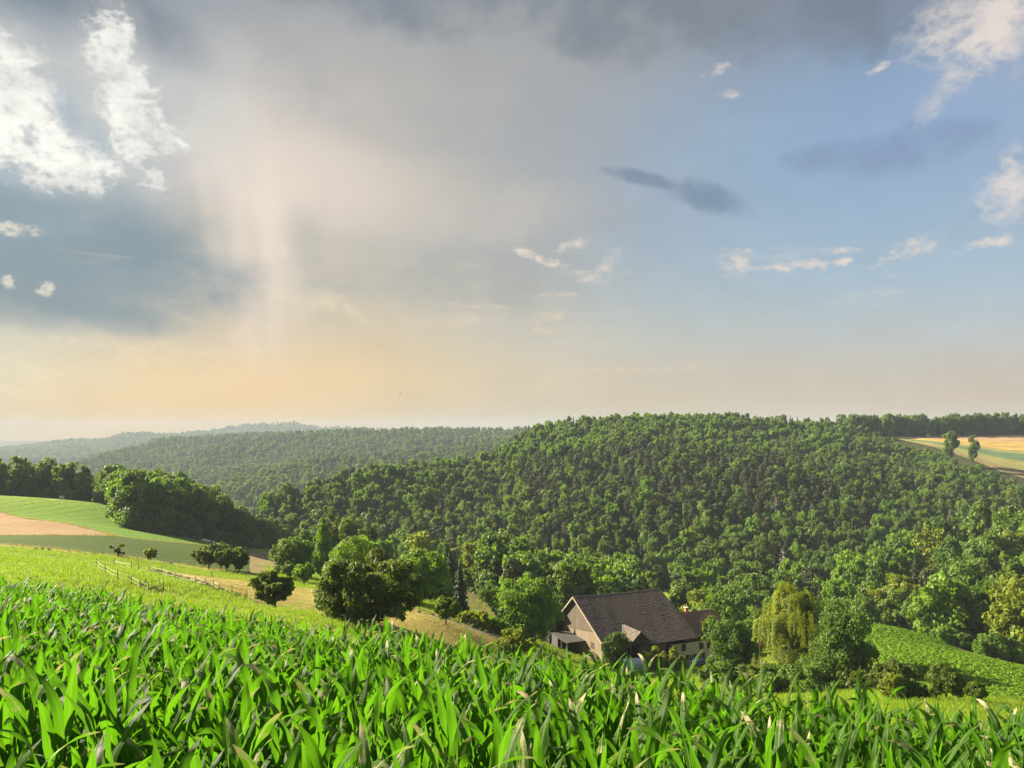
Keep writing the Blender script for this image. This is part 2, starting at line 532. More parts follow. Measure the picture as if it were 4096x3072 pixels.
def ground_mat(name, cols, scales=(0.02, 0.25, 3.0), stretch=(1, 1, 1), rot=0.0, bump=0.5, bdist=0.15, rough=0.95, rows=0.0):
    """cols: three colours mixed by noise of three sizes"""
    m_, g, out = new_mat(name)
    tc = g.node('ShaderNodeTexCoord').outputs['Object']
    mp = g.node('ShaderNodeMapping')
    g.put(mp.inputs[0], tc)
    mp.inputs['Rotation'].default_value = (0, 0, rot)
    mp.inputs['Scale'].default_value = stretch
    v = mp.outputs[0]
    a = g.noise(v, scales[0], 3, 0.6)
    b = g.noise(v, scales[1], 4, 0.65)
    c = g.noise(v, scales[2], 4, 0.7)
    col = g.mix(g.step(a, 0.35, 0.65), cols[0], cols[1])
    col = g.mix(g.mul(g.step(b, 0.42, 0.68), 0.75), col, cols[2])
    br = g.m('MULTIPLY_ADD', g.sub(c, 0.5), 1.9, 1.0)
    br = g.m('MULTIPLY_ADD', g.sub(b, 0.5), 0.9, br)
    if rows:
        wv = g.node('ShaderNodeTexWave', bands_direction='X')
        g.put(wv.inputs['Vector'], g.vscale(v, (1 / stretch[0], 1 / stretch[1], 1)))
        wv.inputs['Scale'].default_value = rows
        wv.inputs['Distortion'].default_value = 1.2
        wv.inputs['Detail'].default_value = 2
        br = g.m('MULTIPLY_ADD', g.m('POWER', wv.outputs[1], 6.0), -0.28, br)
    col = g.mix(1.0, col, br, 'MULTIPLY')
    bsdf(g, out, col, rough, 0.1, c, bump, bdist)
    return m_


M['meadow'] = ground_mat('meadow_grass', ((0.21, 0.31, 0.010), (0.165, 0.27, 0.008), (0.27, 0.31, 0.025)), (0.035, 0.3, 2.2))
M['hay'] = ground_mat('mown_hay_meadow', ((0.38, 0.31, 0.075), (0.33, 0.285, 0.065), (0.42, 0.36, 0.10)), (0.03, 0.4, 2.5))
M['clover'] = ground_mat('green_crop', ((0.125, 0.255, 0.003), (0.19, 0.31, 0.005), (0.105, 0.21, 0.003)), (0.012, 0.12, 0.9), (1, 0.5, 1), 0.3, rows=0.045)
M['dark_shaded_crop'] = ground_mat('dark_green_shaded_crop', ((0.060, 0.108, 0.003), (0.075, 0.125, 0.004), (0.050, 0.092, 0.003)), (0.012, 0.2, 1.2), rot=0.5, rows=0.05)  # dark green crop, with the shading on the field put into the colour too
M['stubble'] = ground_mat('stubble', ((0.37, 0.245, 0.115), (0.42, 0.285, 0.14), (0.31, 0.20, 0.095)), (0.02, 0.15, 1.0), (0.35, 1.3, 1), 0.5, rows=0.06)
M['drygrass'] = ground_mat('dry_grass', ((0.28, 0.21, 0.09), (0.22, 0.18, 0.08), (0.33, 0.26, 0.12)), (0.05, 0.4, 2.0))
M['beet_soil'] = ground_mat('leaf_crop_ground', ((0.11, 0.21, 0.02), (0.13, 0.23, 0.022), (0.09, 0.17, 0.02)), (0.03, 0.5, 3.0))
M['soil'] = ground_mat('field_soil', ((0.075, 0.055, 0.038), (0.09, 0.068, 0.046), (0.055, 0.042, 0.03)), (0.4, 3, 18), bdist=0.04)
M['gravel'] = ground_mat('gravel', ((0.36, 0.34, 0.30), (0.40, 0.37, 0.33), (0.30, 0.28, 0.24)), (0.1, 1, 8), bdist=0.03)
M['forest_floor'] = ground_mat('forest_floor', ((0.045, 0.055, 0.02), (0.06, 0.065, 0.025), (0.04, 0.04, 0.02)), (0.01, 0.1, 1.0))
M['gold'] = ground_mat('ripe_grain', ((0.52, 0.36, 0.10), (0.56, 0.40, 0.12), (0.48, 0.33, 0.09)), (0.005, 0.03, 0.3), (0.2, 1.2, 1))
M['peach'] = ground_mat('cut_grain', ((0.50, 0.32, 0.17), (0.54, 0.35, 0.19), (0.44, 0.28, 0.14)), (0.005, 0.03, 0.3), (0.2, 1.2, 1))
M['teal_crop'] = ground_mat('bluish_green_crop', ((0.13, 0.20, 0.10), (0.15, 0.22, 0.11), (0.11, 0.17, 0.08)), (0.005, 0.03, 0.3), (0.2, 1.2, 1))
M['olive_crop'] = ground_mat('olive_crop', ((0.30, 0.28, 0.09), (0.33, 0.30, 0.10), (0.26, 0.25, 0.08)), (0.005, 0.03, 0.3), (0.2, 1.2, 1))

# ------------------------------------------------------------------ terrain
def corn_z(x, y): return -3.54 - 0.080 * x - 0.203 * y      # soil of the maize field

CORN_H = 1.95
CP = []                                                       # control points x, y, z of the ground
for (x, y) in [(-60, -40), (0, -40), (60, -40), (-40, -8), (0, -8), (20, -8), (-6, 6), (6, 6), (-14, 18), (0, 14), (9, 13), (-29, 45), (-20, 34), (-9, 28), (0, 22), (4, 18), (8, 14), (-40, 30), (-48, 48), (16, 10)]:
    CP.append((x, y, corn_z(x, y)))
for (u, v, Y) in [
    (-120, 578, 78), (0, 572, 78), (0, 560, 102), (0, 548, 138), (60, 553, 142), (120, 557, 150), (150, 561.5, 155), (200, 569.5, 165), (245, 573, 170), (290, 577, 172),
    (97, 567, 112), (165, 582, 100), (139, 588, 88), (158, 597, 86), (150, 571, 130), (247, 597, 106), (240, 580, 140), (290, 598, 122), (274, 611, 105), (320, 611, 114),
    (345, 592, 148), (304, 586.5, 152), (310, 579, 180), (373, 622, 90), (357, 600, 150), (420, 612, 115), (440, 602, 138), (446, 624, 108), (425, 604, 142), (419, 615, 119), (470, 630, 118), (500, 638, 122),
    (500, 650, 108), (476, 600, 200), (470, 588, 225), (482, 630, 122), (525, 640, 136), (450, 640, 98), (400, 640, 84),
    (570, 662, 138), (600, 660, 146), (640, 668, 142), (700, 668, 148), (763, 667, 133), (795, 686, 122), (842, 685, 116), (733, 667, 130), (757, 652, 158), (650, 690, 110), (560, 685, 100),
    (870, 627, 172), (917, 636, 170), (964, 655, 156), (1024, 669, 145), (1100, 684, 140), (1250, 705, 135), (1024, 703, 92), (950, 692, 92), (880, 662, 122), (890, 690, 95), (975, 706, 76), (800, 705, 85), (1150, 730, 85),
    # left wood edge and the fields before it
    (0, 497, 370), (-120, 494, 370), (60, 500, 362), (110, 505, 350), (0, 512, 300), (0, 535, 205), (-120, 536, 205), (60, 523, 255), (108, 535, 215), (142, 531.6, 292), (174, 536, 300), (206, 541, 310), (237, 546.7, 320), (272, 550, 330), (206, 546, 255), (142, 540, 222), (250, 556, 265),
]:
    CP.append(tuple(P(u, v, Y)))
for (x, y, z) in [
    # hidden valley ground: beyond the meadow, the farm and the crop field
    (-40, 270, -54), (-60, 300, -56), (12, 275, -60), (0, 320, -62), (40, 210, -60), (40, 185, -53), (60, 250, -62), (60, 330, -66), (70, 185, -55), (100, 220, -62),
    (110, 280, -64), (130, 340, -68), (100, 196, -58), (150, 200, -60), (150, 250, -58), (180, 220, -58), (190, 280, -53), (200, 340, -50), (250, 250, -58), (280, 330, -46), (130, 190, -56), (240, 190, -48),
    (-120, 400, -62), (-60, 400, -72), (-200, 430, -55), (-280, 420, -40), (0, 400, -74), (80, 400, -74), (200, 400, -58), (320, 400, -50), (300, 150, -42), (300, 60, -28), (330, 200, -50),
    (-330, 300, -28), (-330, 150, -16), (-330, 50, -6), (-200, 60, -9), (-200, -40, 6), (-330, -40, 14), (200, -40, -10), (330, -40, -18), (200, 40, -22),
]:
    CP.append((x, y, z))
CP = np.array(CP, float)


def tps_fit(pts, lam=2.0):
    X = pts[:, :2] / 100.0
    n = len(X)
    r2 = ((X[:, None] - X[None]) ** 2).sum(-1)
    K = 0.5 * r2 * np.log(r2 + 1e-12) + lam * 1e-3 * np.eye(n)
    Q = np.hstack([np.ones((n, 1)), X])
    A = np.block([[K, Q], [Q.T, np.zeros((3, 3))]])
    s = np.linalg.solve(A, np.concatenate([pts[:, 2], np.zeros(3)]))
    return X, s


TX, TS = tps_fit(CP)


def H(x, y):
    """height of the near ground"""
    x = np.asarray(x, float); y = np.asarray(y, float)
    shp = x.shape
    q = np.stack([x.ravel(), y.ravel()], 1) / 100.0
    out = np.empty(len(q))
    for i in range(0, len(q), 20000):
        c = q[i:i + 20000]
        r2 = ((c[:, None] - TX[None]) ** 2).sum(-1)
        out[i:i + 20000] = (0.5 * r2 * np.log(r2 + 1e-12)) @ TS[:-3] + TS[-3] + c @ TS[-2:]
    # the maize field keeps its even slope
    X_, Y_ = x.ravel(), y.ravel()
    k = np.clip((corn_line(X_) - Y_ + 3) / 8.0, 0, 1)
    k = k * k * (3 - 2 * k) * (np.abs(X_) < 70) * (Y_ < 60)
    out = out * (1 - k) + corn_z(X_, Y_) * k
    return out.reshape(shp)


def corn_line(x):
    """y of the far edge of the maize field"""
    return np.interp(x, [-60, -25, -14, -7.7, 0, 1.8, 4.1, 5.5, 7, 12, 30], [58, 42, 32, 26, 22, 19.3, 17.4, 16.6, 16.2, 14.5, 9])


def Hs(x, y): return float(H(np.array([x]), np.array([y]))[0])


def hit(u, v, y0=24.0, y1=430.0):
    """point of the near ground seen in direction (u, v)"""
    ys = np.arange(y0, y1, 0.6)
    zs = (V0 - v) / F * ys
    h = H((u - 512) / F * ys, ys)
    b = np.nonzero(zs < h)[0]
    y = ys[b[0]] if len(b) else y1
    return np.array(((u - 512) / F * y, y))


def grid_mesh(name, X, Y, Z, mat, smooth=True, kind='structure'):
    nr, nc = X.shape
    V = np.stack([X.ravel(), Y.ravel(), Z.ravel()], 1)
    i = np.arange(nr - 1)[:, None] * nc + np.arange(nc - 1)[None]
    Fq = np.stack([i, i + 1, i + nc + 1, i + nc], -1).reshape(-1, 4)
    me = mesh_np(name, V, Fq, mats=(mat,), smooth=smooth)
    o = link(bpy.data.objects.new(name, me))
    o['kind'] = kind
    return o


# near ground, one sheet, dropping to the plain at its rim
gx = np.concatenate([[-700, -420], np.arange(-330, 331, 3.0), [420, 700]])
gy = np.concatenate([[-500, -120], np.arange(-40, 421, 3.0), [470, 560]])
GX, GY = np.meshgrid(gx, gy)
GZ = H(np.clip(GX, -330, 330), np.clip(GY, -40, 420))
GZ = np.where((GX < -330) | (GY > 420), GZ - 18 * (np.abs(GX) > 400) - 40 * (GY > 430) - 60 * (GY > 500), GZ)
grid_mesh('meadow_ground', GX, GY, GZ, M['meadow'])
# the wide plain below everything
a = np.linspace(0, 2 * np.pi, 65)
rr = np.array([0, 500, 2000, 6000, 14000])
grid_mesh('ground', rr[:, None] * np.cos(a)[None], rr[:, None] * np.sin(a)[None], np.full((5, 65), -135.0), M['forest_floor'])


def patch(name, upper, lower, mat, off, n=60, m_=14, wig=0.25):
    """a field lying on the ground between two outlines"""
    def res(pl):
        h = np.array([hit(*p) if len(p) == 2 else P(*p)[:2] for p in pl])
        d = np.concatenate([[0], np.cumsum(np.linalg.norm(np.diff(h, axis=0), axis=1))])
        t = np.linspace(0, d[-1], n)
        return np.stack([np.interp(t, d, h[:, 0]), np.interp(t, d, h[:, 1])], 1)
    A, B = res(lower), res(upper)
    rg = np.random.default_rng(len(name))
    for Q in (A, B):                       # ragged but never folded edges
        w_ = rg.normal(0, 1, n)
        w_ = np.convolve(w_, np.ones(3) / 3, 'same') * wig * 1.6
        w_[:2] = w_[-2:] = 0
        T_ = np.gradient(Q, axis=0); T_ /= np.linalg.norm(T_, axis=1, keepdims=True) + 1e-9
        Q += np.stack([-T_[:, 1], T_[:, 0]], 1) * w_[:, None]
    t = np.linspace(0, 1, m_)[:, None, None]
    XY = A[None] * (1 - t) + B[None] * t
    return grid_mesh(name, XY[..., 0], XY[..., 1], H(XY[..., 0], XY[..., 1]) + off, mat)


patch('clover_field', [(-60, 495), (0, 496.5), (60, 499.5), (112, 505), (122, 530), (160, 535), (206, 541), (252, 549)],
      [(-60, 509), (0, 512), (58, 523), (104, 533), (110, 535.6), (142, 540), (206, 546), (250, 551)], M['clover'], 0.03, 90, 40)
patch('stubble_field', [(-60, 508), (0, 511.5), (58, 522.5), (104, 533), (110, 535.2)],
      [(-60, 536), (0, 535.6), (60, 535.8), (100, 536), (111, 536)], M['stubble'], 0.05, 80, 40)
patch('dark_crop_field', [(-60, 536), (0, 535.5), (109, 535.8), (142, 539.8), (206, 546), (250, 551)],
      [(-60, 541), (0, 545), (70, 551.5), (123, 557.5), (174, 564), (252, 573.5)], M['dark_shaded_crop'], 0.04, 90, 40)
patch('dry_grass_bank', [(249, 551), (262, 551), (277, 553)], [(250, 573), (262, 574), (276, 576)], M['drygrass'], 0.05, 20, 20)
patch('field_verge', [(-60, 540.6), (0, 544.5), (70, 551), (123, 557), (174, 563.5), (252, 573)],
      [(-60, 542.5), (0, 546.3), (70, 553), (123, 559.2), (174, 566), (252, 575)], M['hay'], 0.06, 90, 3)
patch('hay_meadow', [(142, 569, 131), (175, 573, 135), (237, 578.5, 139), (294, 585, 136), (345, 592, 147), (400, 604, 141), (419, 611, 125), (470, 628, 122), (507, 639, 124)],
      [(142, 571, 128), (180, 579, 118), (213, 589, 111), (247, 598, 105), (285, 612, 100), (330, 626, 92), (400, 642, 86), (450, 652, 92), (507, 668, 98)], M['hay'], 0.03, 90, 24, 0.5)
patch('farm_track', [(419, 613, 121), (470, 629, 120), (512, 641.5, 124)], [(419, 615.5, 119), (470, 632, 118), (512, 645, 121)], M['gravel'], 0.06, 40, 3)
patch('valley_meadow', [(452, 587, 235), (490, 587, 235), (525, 590, 235)], [(452, 609, 185), (490, 610, 180), (525, 616, 180)], M['drygrass'], 0.05, 20, 16)
patch('leaf_crop_field', [(858, 626.5, 173), (890, 630.5, 172), (917, 636.3, 170), (940, 646, 163), (964, 655.5, 156), (1024, 669.2, 145), (1090, 682, 141), (1300, 700, 135)],
      [(845, 640, 150), (872, 655, 128), (900, 670, 110), (950, 690, 95), (1024, 703, 92), (1090, 714, 90), (1300, 735, 88)], M['beet_soil'], 0.04, 60, 30)
patch('dry_grass_strip', [(910, 634.6, 173), (940, 641, 172), (968, 655, 160)], [(914, 636.6, 169), (940, 648, 161), (966, 657.5, 154)], M['drygrass'], 0.06, 30, 8)
patch('gravel_path', [(757, 660), (764, 661), (768, 664)], [(760, 668), (770, 674), (783, 680)], M['gravel'], 0.06, 16, 8)

# soil under the maize
cx = np.linspace(-52, 18, 60)
t = np.linspace(0, 1, 24)[:, None]
CX = np.repeat(cx[None], 24, 0)
CY = -6 * (1 - t) + (corn_line(cx)[None] + 0.3) * t
grid_mesh('maize_field_soil', CX, CY, H(CX, CY) + 0.06, M['soil'])


# ------------------------------------------------------------------ hills
def table(tab, us):
    tab = np.array(tab, float)
    return [np.interp(us, tab[:, 0], tab[:, k]) for k in range(1, tab.shape[1])]


def vnoise(x, y, seed, octv=4):
    """smooth value noise for relief"""
    rg = np.random.default_rng(seed)
    g_ = rg.random((64, 64))
    out, amp, tot = 0, 1, 0
    for o in range(octv):
        xi, yi = np.floor(x).astype(int), np.floor(y).astype(int)
        fx, fy = x - xi, y - yi
        fx = fx * fx * (3 - 2 * fx); fy = fy * fy * (3 - 2 * fy)
        q = lambda a_, b_: g_[(xi + a_) % 64, (yi + b_) % 64]
        out = out + amp * ((q(0, 0) * (1 - fx) + q(1, 0) * fx) * (1 - fy) + (q(0, 1) * (1 - fx) + q(1, 1) * fx) * fy)
        tot += amp; amp *= 0.5; x = x * 2 + 7.3; y = y * 2 + 3.1
    return out / tot - 0.5


def hill(name, crest, foot, tree_h, nu=120, nt=40, relief=5.0, rs=70.0, back=True, power=0.75, seed=1):
    """slope from a foot line up to a crest line; crest rows in (u, v of the tree tops, distance)"""
    us = np.linspace(crest[0][0], crest[-1][0], nu)
    cv, cY = table(crest, us)
    fz, fY = table(foot, us)
    cz = (V0 - cv) / F * cY - tree_h
    t = np.linspace(0, 1, nt)[:, None]
    Yg = fY * (1 - t) + cY * t
    Zg = fz + (cz - fz) * t ** power
    Xg = (us - 512) / F * Yg
    env = np.sin(np.pi * np.clip(t, 0, 1)) ** 0.7
    Zg = Zg + relief * 2 * env * vnoise(Xg / rs, Yg / rs, seed)
    core = (Xg.copy(), Yg.copy(), Zg.copy())
    if back:
        ex = []
        for dy, dz in ((60, -4), (160, -22), (420, -170)):
            yb = cY + dy
            ex.append(((us - 512) / F * cY * (1 + 0 * dy), yb, cz + dz))
        Xg = np.vstack([Xg] + [e[0][None] for e in ex])
        Yg = np.vstack([Yg] + [e[1][None] for e in ex])
        Zg = np.vstack([Zg] + [e[2][None] for e in ex])
    X0 = np.vstack([Xg[:1], Xg]); Y0 = np.vstack([Yg[:1] - 1, Yg]); Z0 = np.vstack([Zg[:1] * 0 - 135, Zg])
    grid_mesh(name, X0, Y0, Z0, M['forest_floor'])
    return core


H1_CREST = [(150, 540, 400), (200, 524, 425), (237, 507, 450), (269, 490, 470), (300, 477, 490), (350, 465, 525), (400, 461, 555), (444, 457, 580), (480, 450, 605), (500, 446, 620),
            (516, 434, 640), (531, 424, 655), (566, 418, 670), (621, 414.5, 685), (663, 411.5, 695), (710, 413, 700), (760, 415, 705), (798, 416, 705), (840, 418, 700), (870, 428, 680), (905, 443, 640), (935, 449, 600),
            (975, 463, 545), (1000, 473, 520), (1024, 481, 505), (1250, 492, 490)]
H1_FOOT = [(150, -84, 370), (300, -82, 372), (450, -76, 350), (600, -72, 335), (800, -72, 335), (1000, -68, 345), (1250, -66, 350)]
h1 = hill('hill', H1_CREST, H1_FOOT, 15.0, 220, 60, 10.0, 120.0, True, 0.82, 3)

h2a = hill('hill', [(40, 484, 1875), (60, 469, 2025), (95, 453.5, 2175), (131, 446, 2250), (158, 437, 2325), (206, 434, 2400), (253, 431, 2475), (316, 429, 2475), (420, 429, 2400)],
           [(40, -130, 1725), (420, -130, 1650)], 14.0, 90, 30, 22.0, 190.0, True, 0.8, 5)
h2b = hill('hill', [(85, 500, 1550), (110, 486, 1643), (139, 471, 1736), (182, 457.5, 1829), (206, 446, 1891), (237, 438, 1953), (277, 432, 2015), (350, 427, 2046), (463, 427, 2015), (532, 425, 1937), (640, 424, 1860)],
           [(85, -130, 1395), (640, -126, 1395)], 14.0, 120, 36, 22.0, 170.0, True, 0.8, 7)
h2c = hill('hill', [(150, 512, 1170), (175, 500, 1200), (201, 489.5, 1230), (237, 473.5, 1275), (269, 465, 1320), (309, 457, 1365), (350, 454.5, 1395), (400, 449, 1425), (470, 440, 1470), (520, 433, 1485), (600, 428, 1500)],
           [(150, -124, 960), (600, -109, 1080)], 14.0, 110, 36, 18.0, 140.0, True, 0.8, 9)
f1 = hill('hill', [(-160, 452, 4590), (-60, 449, 4590), (0, 447.5, 4590), (32, 444.8, 4620), (63, 439.9, 4660), (92, 439.8, 4680), (106, 439.6, 4690), (113, 436.6, 4700), (120, 433.4, 4700), (135, 432.6, 4730), (150, 432.4, 4740), (160, 434.5, 4760), (187, 432.5, 4840), (215, 432, 4930), (300, 431, 4930)],
          [(-160, -133, 3230), (300, -133, 3400)], 18.0, 240, 24, 14.0, 400.0, True, 1.1, 11)
f2 = hill('hill', [(150, 437, 5250), (206, 431.5, 5250), (229, 427.5, 5250), (253, 424.6, 5250), (297, 423.2, 5250), (312, 427, 5250), (420, 431, 5250)],
          [(150, -133, 4050), (420, -133, 4050)], 18.0, 90, 16, 12.0, 400.0, True, 1.0, 13)


# plateau at the right: fields rising behind the wooded shoulder, closed by a treeline
def px_line(tab, us):
    v, Y = table(tab, us)
    return np.stack([(us - 512) / F * Y, Y, (V0 - v) / F * Y], 1)


pus = np.linspace(840, 1250, 80)
SH = px_line([(840, 418, 700), (870, 428, 680), (905, 443, 640), (935, 449, 600), (975, 463, 545), (1000, 473, 520), (1024, 481, 505), (1250, 492, 490)], pus); SH[:, 2] -= 15.5
PB = px_line([(840, 436, 720), (900, 439.5, 700), (935, 447.5, 655), (975, 461, 610), (1000, 471.5, 580), (1030, 480, 560), (1250, 500, 520)], pus)
PT = px_line([(840, 436, 724), (900, 437, 706), (935, 436.8, 706), (990, 435.8, 708), (1030, 435, 710), (1250, 433, 710)], pus)
BK = PT + np.array([0, 160, 3.0]); DN = PT + np.array([0, 520, -120.0])
rows = [SH + np.array([0, -3, -2.0]), SH, PB + np.array([0, 0, -0.6]), PT + np.array([0, 0, -0.6]), BK, DN]
A_ = np.array(rows)
grid_mesh('plateau', A_[..., 0], A_[..., 1], A_[..., 2], M['forest_floor'])
for nm, f0, f1_, mt in [('cut_grain_field', 0.0, 0.19, 'peach'), ('ripe_grain_field', 0.19, 0.42, 'gold'), ('olive_field', 0.42, 0.50, 'olive_crop'),
                        ('green_crop_field', 0.50, 0.66, 'teal_crop'), ('pale_crop_field', 0.66, 0.84, 'olive_crop'), ('fallow_field', 0.84, 1.0, 'drygrass')]:
    q = np.linspace(f0, f1_, 5)[:, None, None]
    Q = PT[None] * (1 - q) + PB[None] * q
    grid_mesh(nm, Q[..., 0], Q[..., 1], Q[..., 2], M[mt])

# ------------------------------------------------------------------ trees
def unit(v): return v / (np.linalg.norm(v, axis=-1, keepdims=True) + 1e-9)


def rand_dir(rg, n):
    return unit(rg.normal(size=(n, 3)))


def leaves(rg, pos, nrm, size, aspect=0.62):
    """one small pointed leaf spray at every position"""
    n = len(pos)
    nrm = unit(nrm)
    t = unit(np.cross(nrm, rand_dir(rg, n)))
    b = np.cross(nrm, t)
    s = (np.asarray(size) * np.ones(n))[:, None]
    V = np.stack([pos - t * s * 0.5, pos + b * s * aspect * 0.5 - nrm * s * 0.12, pos + t * s * 0.5 - nrm * s * 0.10, pos - b * s * aspect * 0.5 - nrm * s * 0.12], 1).reshape(-1, 3)
    Fq = np.arange(4 * n).reshape(n, 4)
    return V, Fq


def crown_lobes(rg, h, w, z0, k, spread=0.60, size=0.46, flat=1.0):
    cz, rz, rx = (z0 + h) / 2, (h - z0) / 2, w / 2
    i = np.arange(k) + 0.5
    ph = np.arccos(1 - 2 * i / k); th = np.pi * (1 + 5 ** 0.5) * i + rg.random() * 6
    d = np.stack([np.cos(th) * np.sin(ph), np.sin(th) * np.sin(ph), np.cos(ph)], 1)
    d = unit(d + rg.normal(0, 0.18, d.shape))
    sp = spread * rg.uniform(0.72, 1.25, (k, 1))
    c = d * sp * np.array([rx, rx, rz * flat]) + np.array([0, 0, cz])
    r = size * min(rx, rz) * rg.uniform(0.6, 1.3, k)
    c = np.vstack([c, [[0, 0, cz]]]); r = np.append(r, 0.6 * min(rx, rz))
    return c, r


def lobe_leaves(rg, c, r, n, leaf, squash=0.85, wild=0.05, rnd=0.55, sub=6):
    c0, r0 = c, r
    if sub:                                     # every lobe is broken into sprays of its own
        d = rand_dir(rg, len(r) * sub); d[:, 2] += 0.15; d = unit(d)
        rr2 = np.repeat(r, sub)
        c = np.vstack([c, np.repeat(c, sub, 0) + d * (rr2 * rg.uniform(0.62, 0.98, len(rr2)))[:, None] * np.array([1, 1, squash])])
        r = np.concatenate([r * 0.86, rr2 * rg.uniform(0.24, 0.50, len(rr2))])
    p = r ** 1.7 / (r ** 1.7).sum()
    li = rg.choice(len(r), n, p=p)
    d = rand_dir(rg, n)
    d[:, 2] += 0.18; d = unit(d)
    rad = r[li] * (1 - 0.35 * rg.random(n) ** 2)
    far = rg.random(n) < wild
    rad = np.where(far, rad * rg.uniform(1.0, 1.3, n), rad)
    pos = c[li] + d * rad[:, None] * np.array([1, 1, squash])
    # leaves deep inside a neighbouring lobe are never seen
    heart = rg.random(n) < 0.10               # dense heart of the crown
    pos = np.where(heart[:, None], c[li] + (pos - c[li]) * 0.55, pos)
    keep = np.ones(n, bool)
    for j in range(len(r0)):
        q = (pos - c0[j]) / np.array([1, 1, squash])
        keep &= ~((np.linalg.norm(q, axis=1) < 0.60 * r0[j]) & ~heart)
    pos, d, li = pos[keep], d[keep], li[keep]
    nrm = d + rg.normal(0, rnd, d.shape)
    V, Fq = leaves(rg, pos, nrm, leaf * rg.uniform(0.65, 1.25, len(pos)) * np.where(heart[keep], 2.2, 1.0))
    lt = rg.random(len(r))
    tint = np.clip(0.55 * lt[li] + 0.45 * rg.random(len(li)), 0, 1)
    return V, Fq, tint


def limbs(rg, h, z0, c, trunk_r, n=6, lean=0.0):
    """tapered trunk with limbs out to the lobes"""
    top = z0 + (h - z0) * 0.62
    bend = rg.normal(0, 0.03 * h, 2)
    zs = np.linspace(-0.6, top, 6)
    pts = np.stack([bend[0] * (zs / top) ** 2 + lean * zs, bend[1] * (zs / top) ** 2, zs], 1)
    rad = trunk_r * np.array([1.5, 1.0, 0.85, 0.7, 0.5, 0.25])
    V, Fq = tube_np(pts, rad, 7)
    Vs, Fs, n0 = [V], [Fq], len(V)
    for j in rg.permutation(len(c))[:n]:
        zz = max(min(z0 * 0.95 + rg.random() * 0.25 * (c[j][2] - z0), top * 0.9), 0.25 * z0)
        k = np.interp(zz, zs, np.arange(6)); a_ = pts[int(k)] + (pts[min(int(k) + 1, 5)] - pts[int(k)]) * (k - int(k))
        mid = (a_ + c[j]) / 2 + np.array([0, 0, -0.06 * h])
        V, Fq = tube_np([a_, mid, c[j]], [trunk_r * 0.5, trunk_r * 0.33, trunk_r * 0.12], 5)
        Vs.append(V); Fs.append(Fq + n0); n0 += len(V)
    return np.vstack(Vs), np.vstack(Fs)


def make_broad(rg, h, w, z0, n, leaf, k=15, squash=0.85, wild=0.05, spread=0.60, size=0.46, trunk=None, flat=1.0):
    c, r = crown_lobes(rg, h - 0.05 * h, w, z0, k, spread, size, flat)
    L = lobe_leaves(rg, c, r, n, leaf, squash, wild)
    T = limbs(rg, h, z0 + 0.1 * h, c, trunk or 0.022 * h + 0.04)
    # bring the crown to the measured width and height
    V = L[0]
    sx = (w / 2) / np.percentile(np.hypot(V[:, 0], V[:, 1]), 95)
    lo, hi = np.percentile(V[:, 2], 2), np.percentile(V[:, 2], 99.6)
    f = lambda Q: np.stack([Q[:, 0] * np.where(Q[:, 2] > z0 + 0.1 * h, sx, 1), Q[:, 1] * np.where(Q[:, 2] > z0 + 0.1 * h, sx, 1), Q[:, 2]], 1)
    V = np.stack([V[:, 0] * sx, V[:, 1] * sx, z0 + (V[:, 2] - lo) * (h - z0) / (hi - lo)], 1)
    return (V, L[1], L[2]), (f(T[0]), T[1])


def make_spruce(rg, h, w, n, leaf):
    z = h * (1 - rg.random(n) ** 0.62 * 0.92)
    rr_ = (w / 2) * ((h - z) / h) ** 0.8
    tier = 0.82 + 0.25 * np.sin(z / h * 2 * np.pi * 11)
    th = rg.random(n) * 2 * np.pi
    arm = 0.8 + 0.35 * np.sin(th * 7 + np.floor(z / h * 11) * 2.1)
    q = rr_ * tier * arm * (1 - 0.45 * rg.random(n) ** 2)
    pos = np.stack([q * np.cos(th), q * np.sin(th), z - 0.25 * q], 1)
    nrm = np.stack([np.cos(th) * 0.7, np.sin(th) * 0.7, np.full(n, 0.8)], 1) + rg.normal(0, 0.45, (n, 3))
    V, Fq = leaves(rg, pos, nrm, leaf * rg.uniform(0.6, 1.2, n), 0.5)
    tint = np.clip(rg.random(n) * 0.7 + 0.3 * np.sin(th * 3) ** 2, 0, 1)
    T = tube_np([(0, 0, -0.6), (0, 0, h * 0.5), (0, 0, h * 0.98)], [0.02 * h, 0.012 * h, 0.02], 6)
    return (V, Fq, tint), T


def make_pine(rg, h, w, n, leaf):
    k = 11
    zz = h * rg.uniform(0.52, 0.95, k)
    sp = (w / 2) * (1 - ((zz / h - 0.62) / 0.40) ** 2).clip(0.15) * rg.uniform(0.3, 0.75, k)
    th = rg.random(k) * 6.28 + np.arange(k) * 2.4
    c = np.stack([sp * np.cos(th), sp * np.sin(th), zz], 1)
    r = w * rg.uniform(0.19, 0.30, k)
    L = lobe_leaves(rg, c, r, n, leaf, 0.62, 0.06, 0.6)
    V, Fq = limbs(rg, h, h * 0.6, c, 0.013 * h, 7)
    return L, (V, Fq)


def two_meshes(name, L, T, lm, bm):
    cm = mesh_np(name + '_crown', L[0], L[1], mats=(lm,), fattr={'tint': L[2]})
    tm = mesh_np(name + '_trunk', T[0], T[1], mats=(bm,), smooth=True)
    return cm, tm


def joined(name, L, T, lm, bm):
    V = np.vstack([L[0], T[0]]); Fq = np.vstack([L[1], T[1] + len(L[0])])
    mi = np.concatenate([np.zeros(len(L[1]), int), np.ones(len(T[1]), int)])
    return mesh_np(name, V, Fq, mats=(lm, bm), mat_idx=mi, fattr={'tint': np.concatenate([L[2], np.full(len(T[1]), 0.5)])})


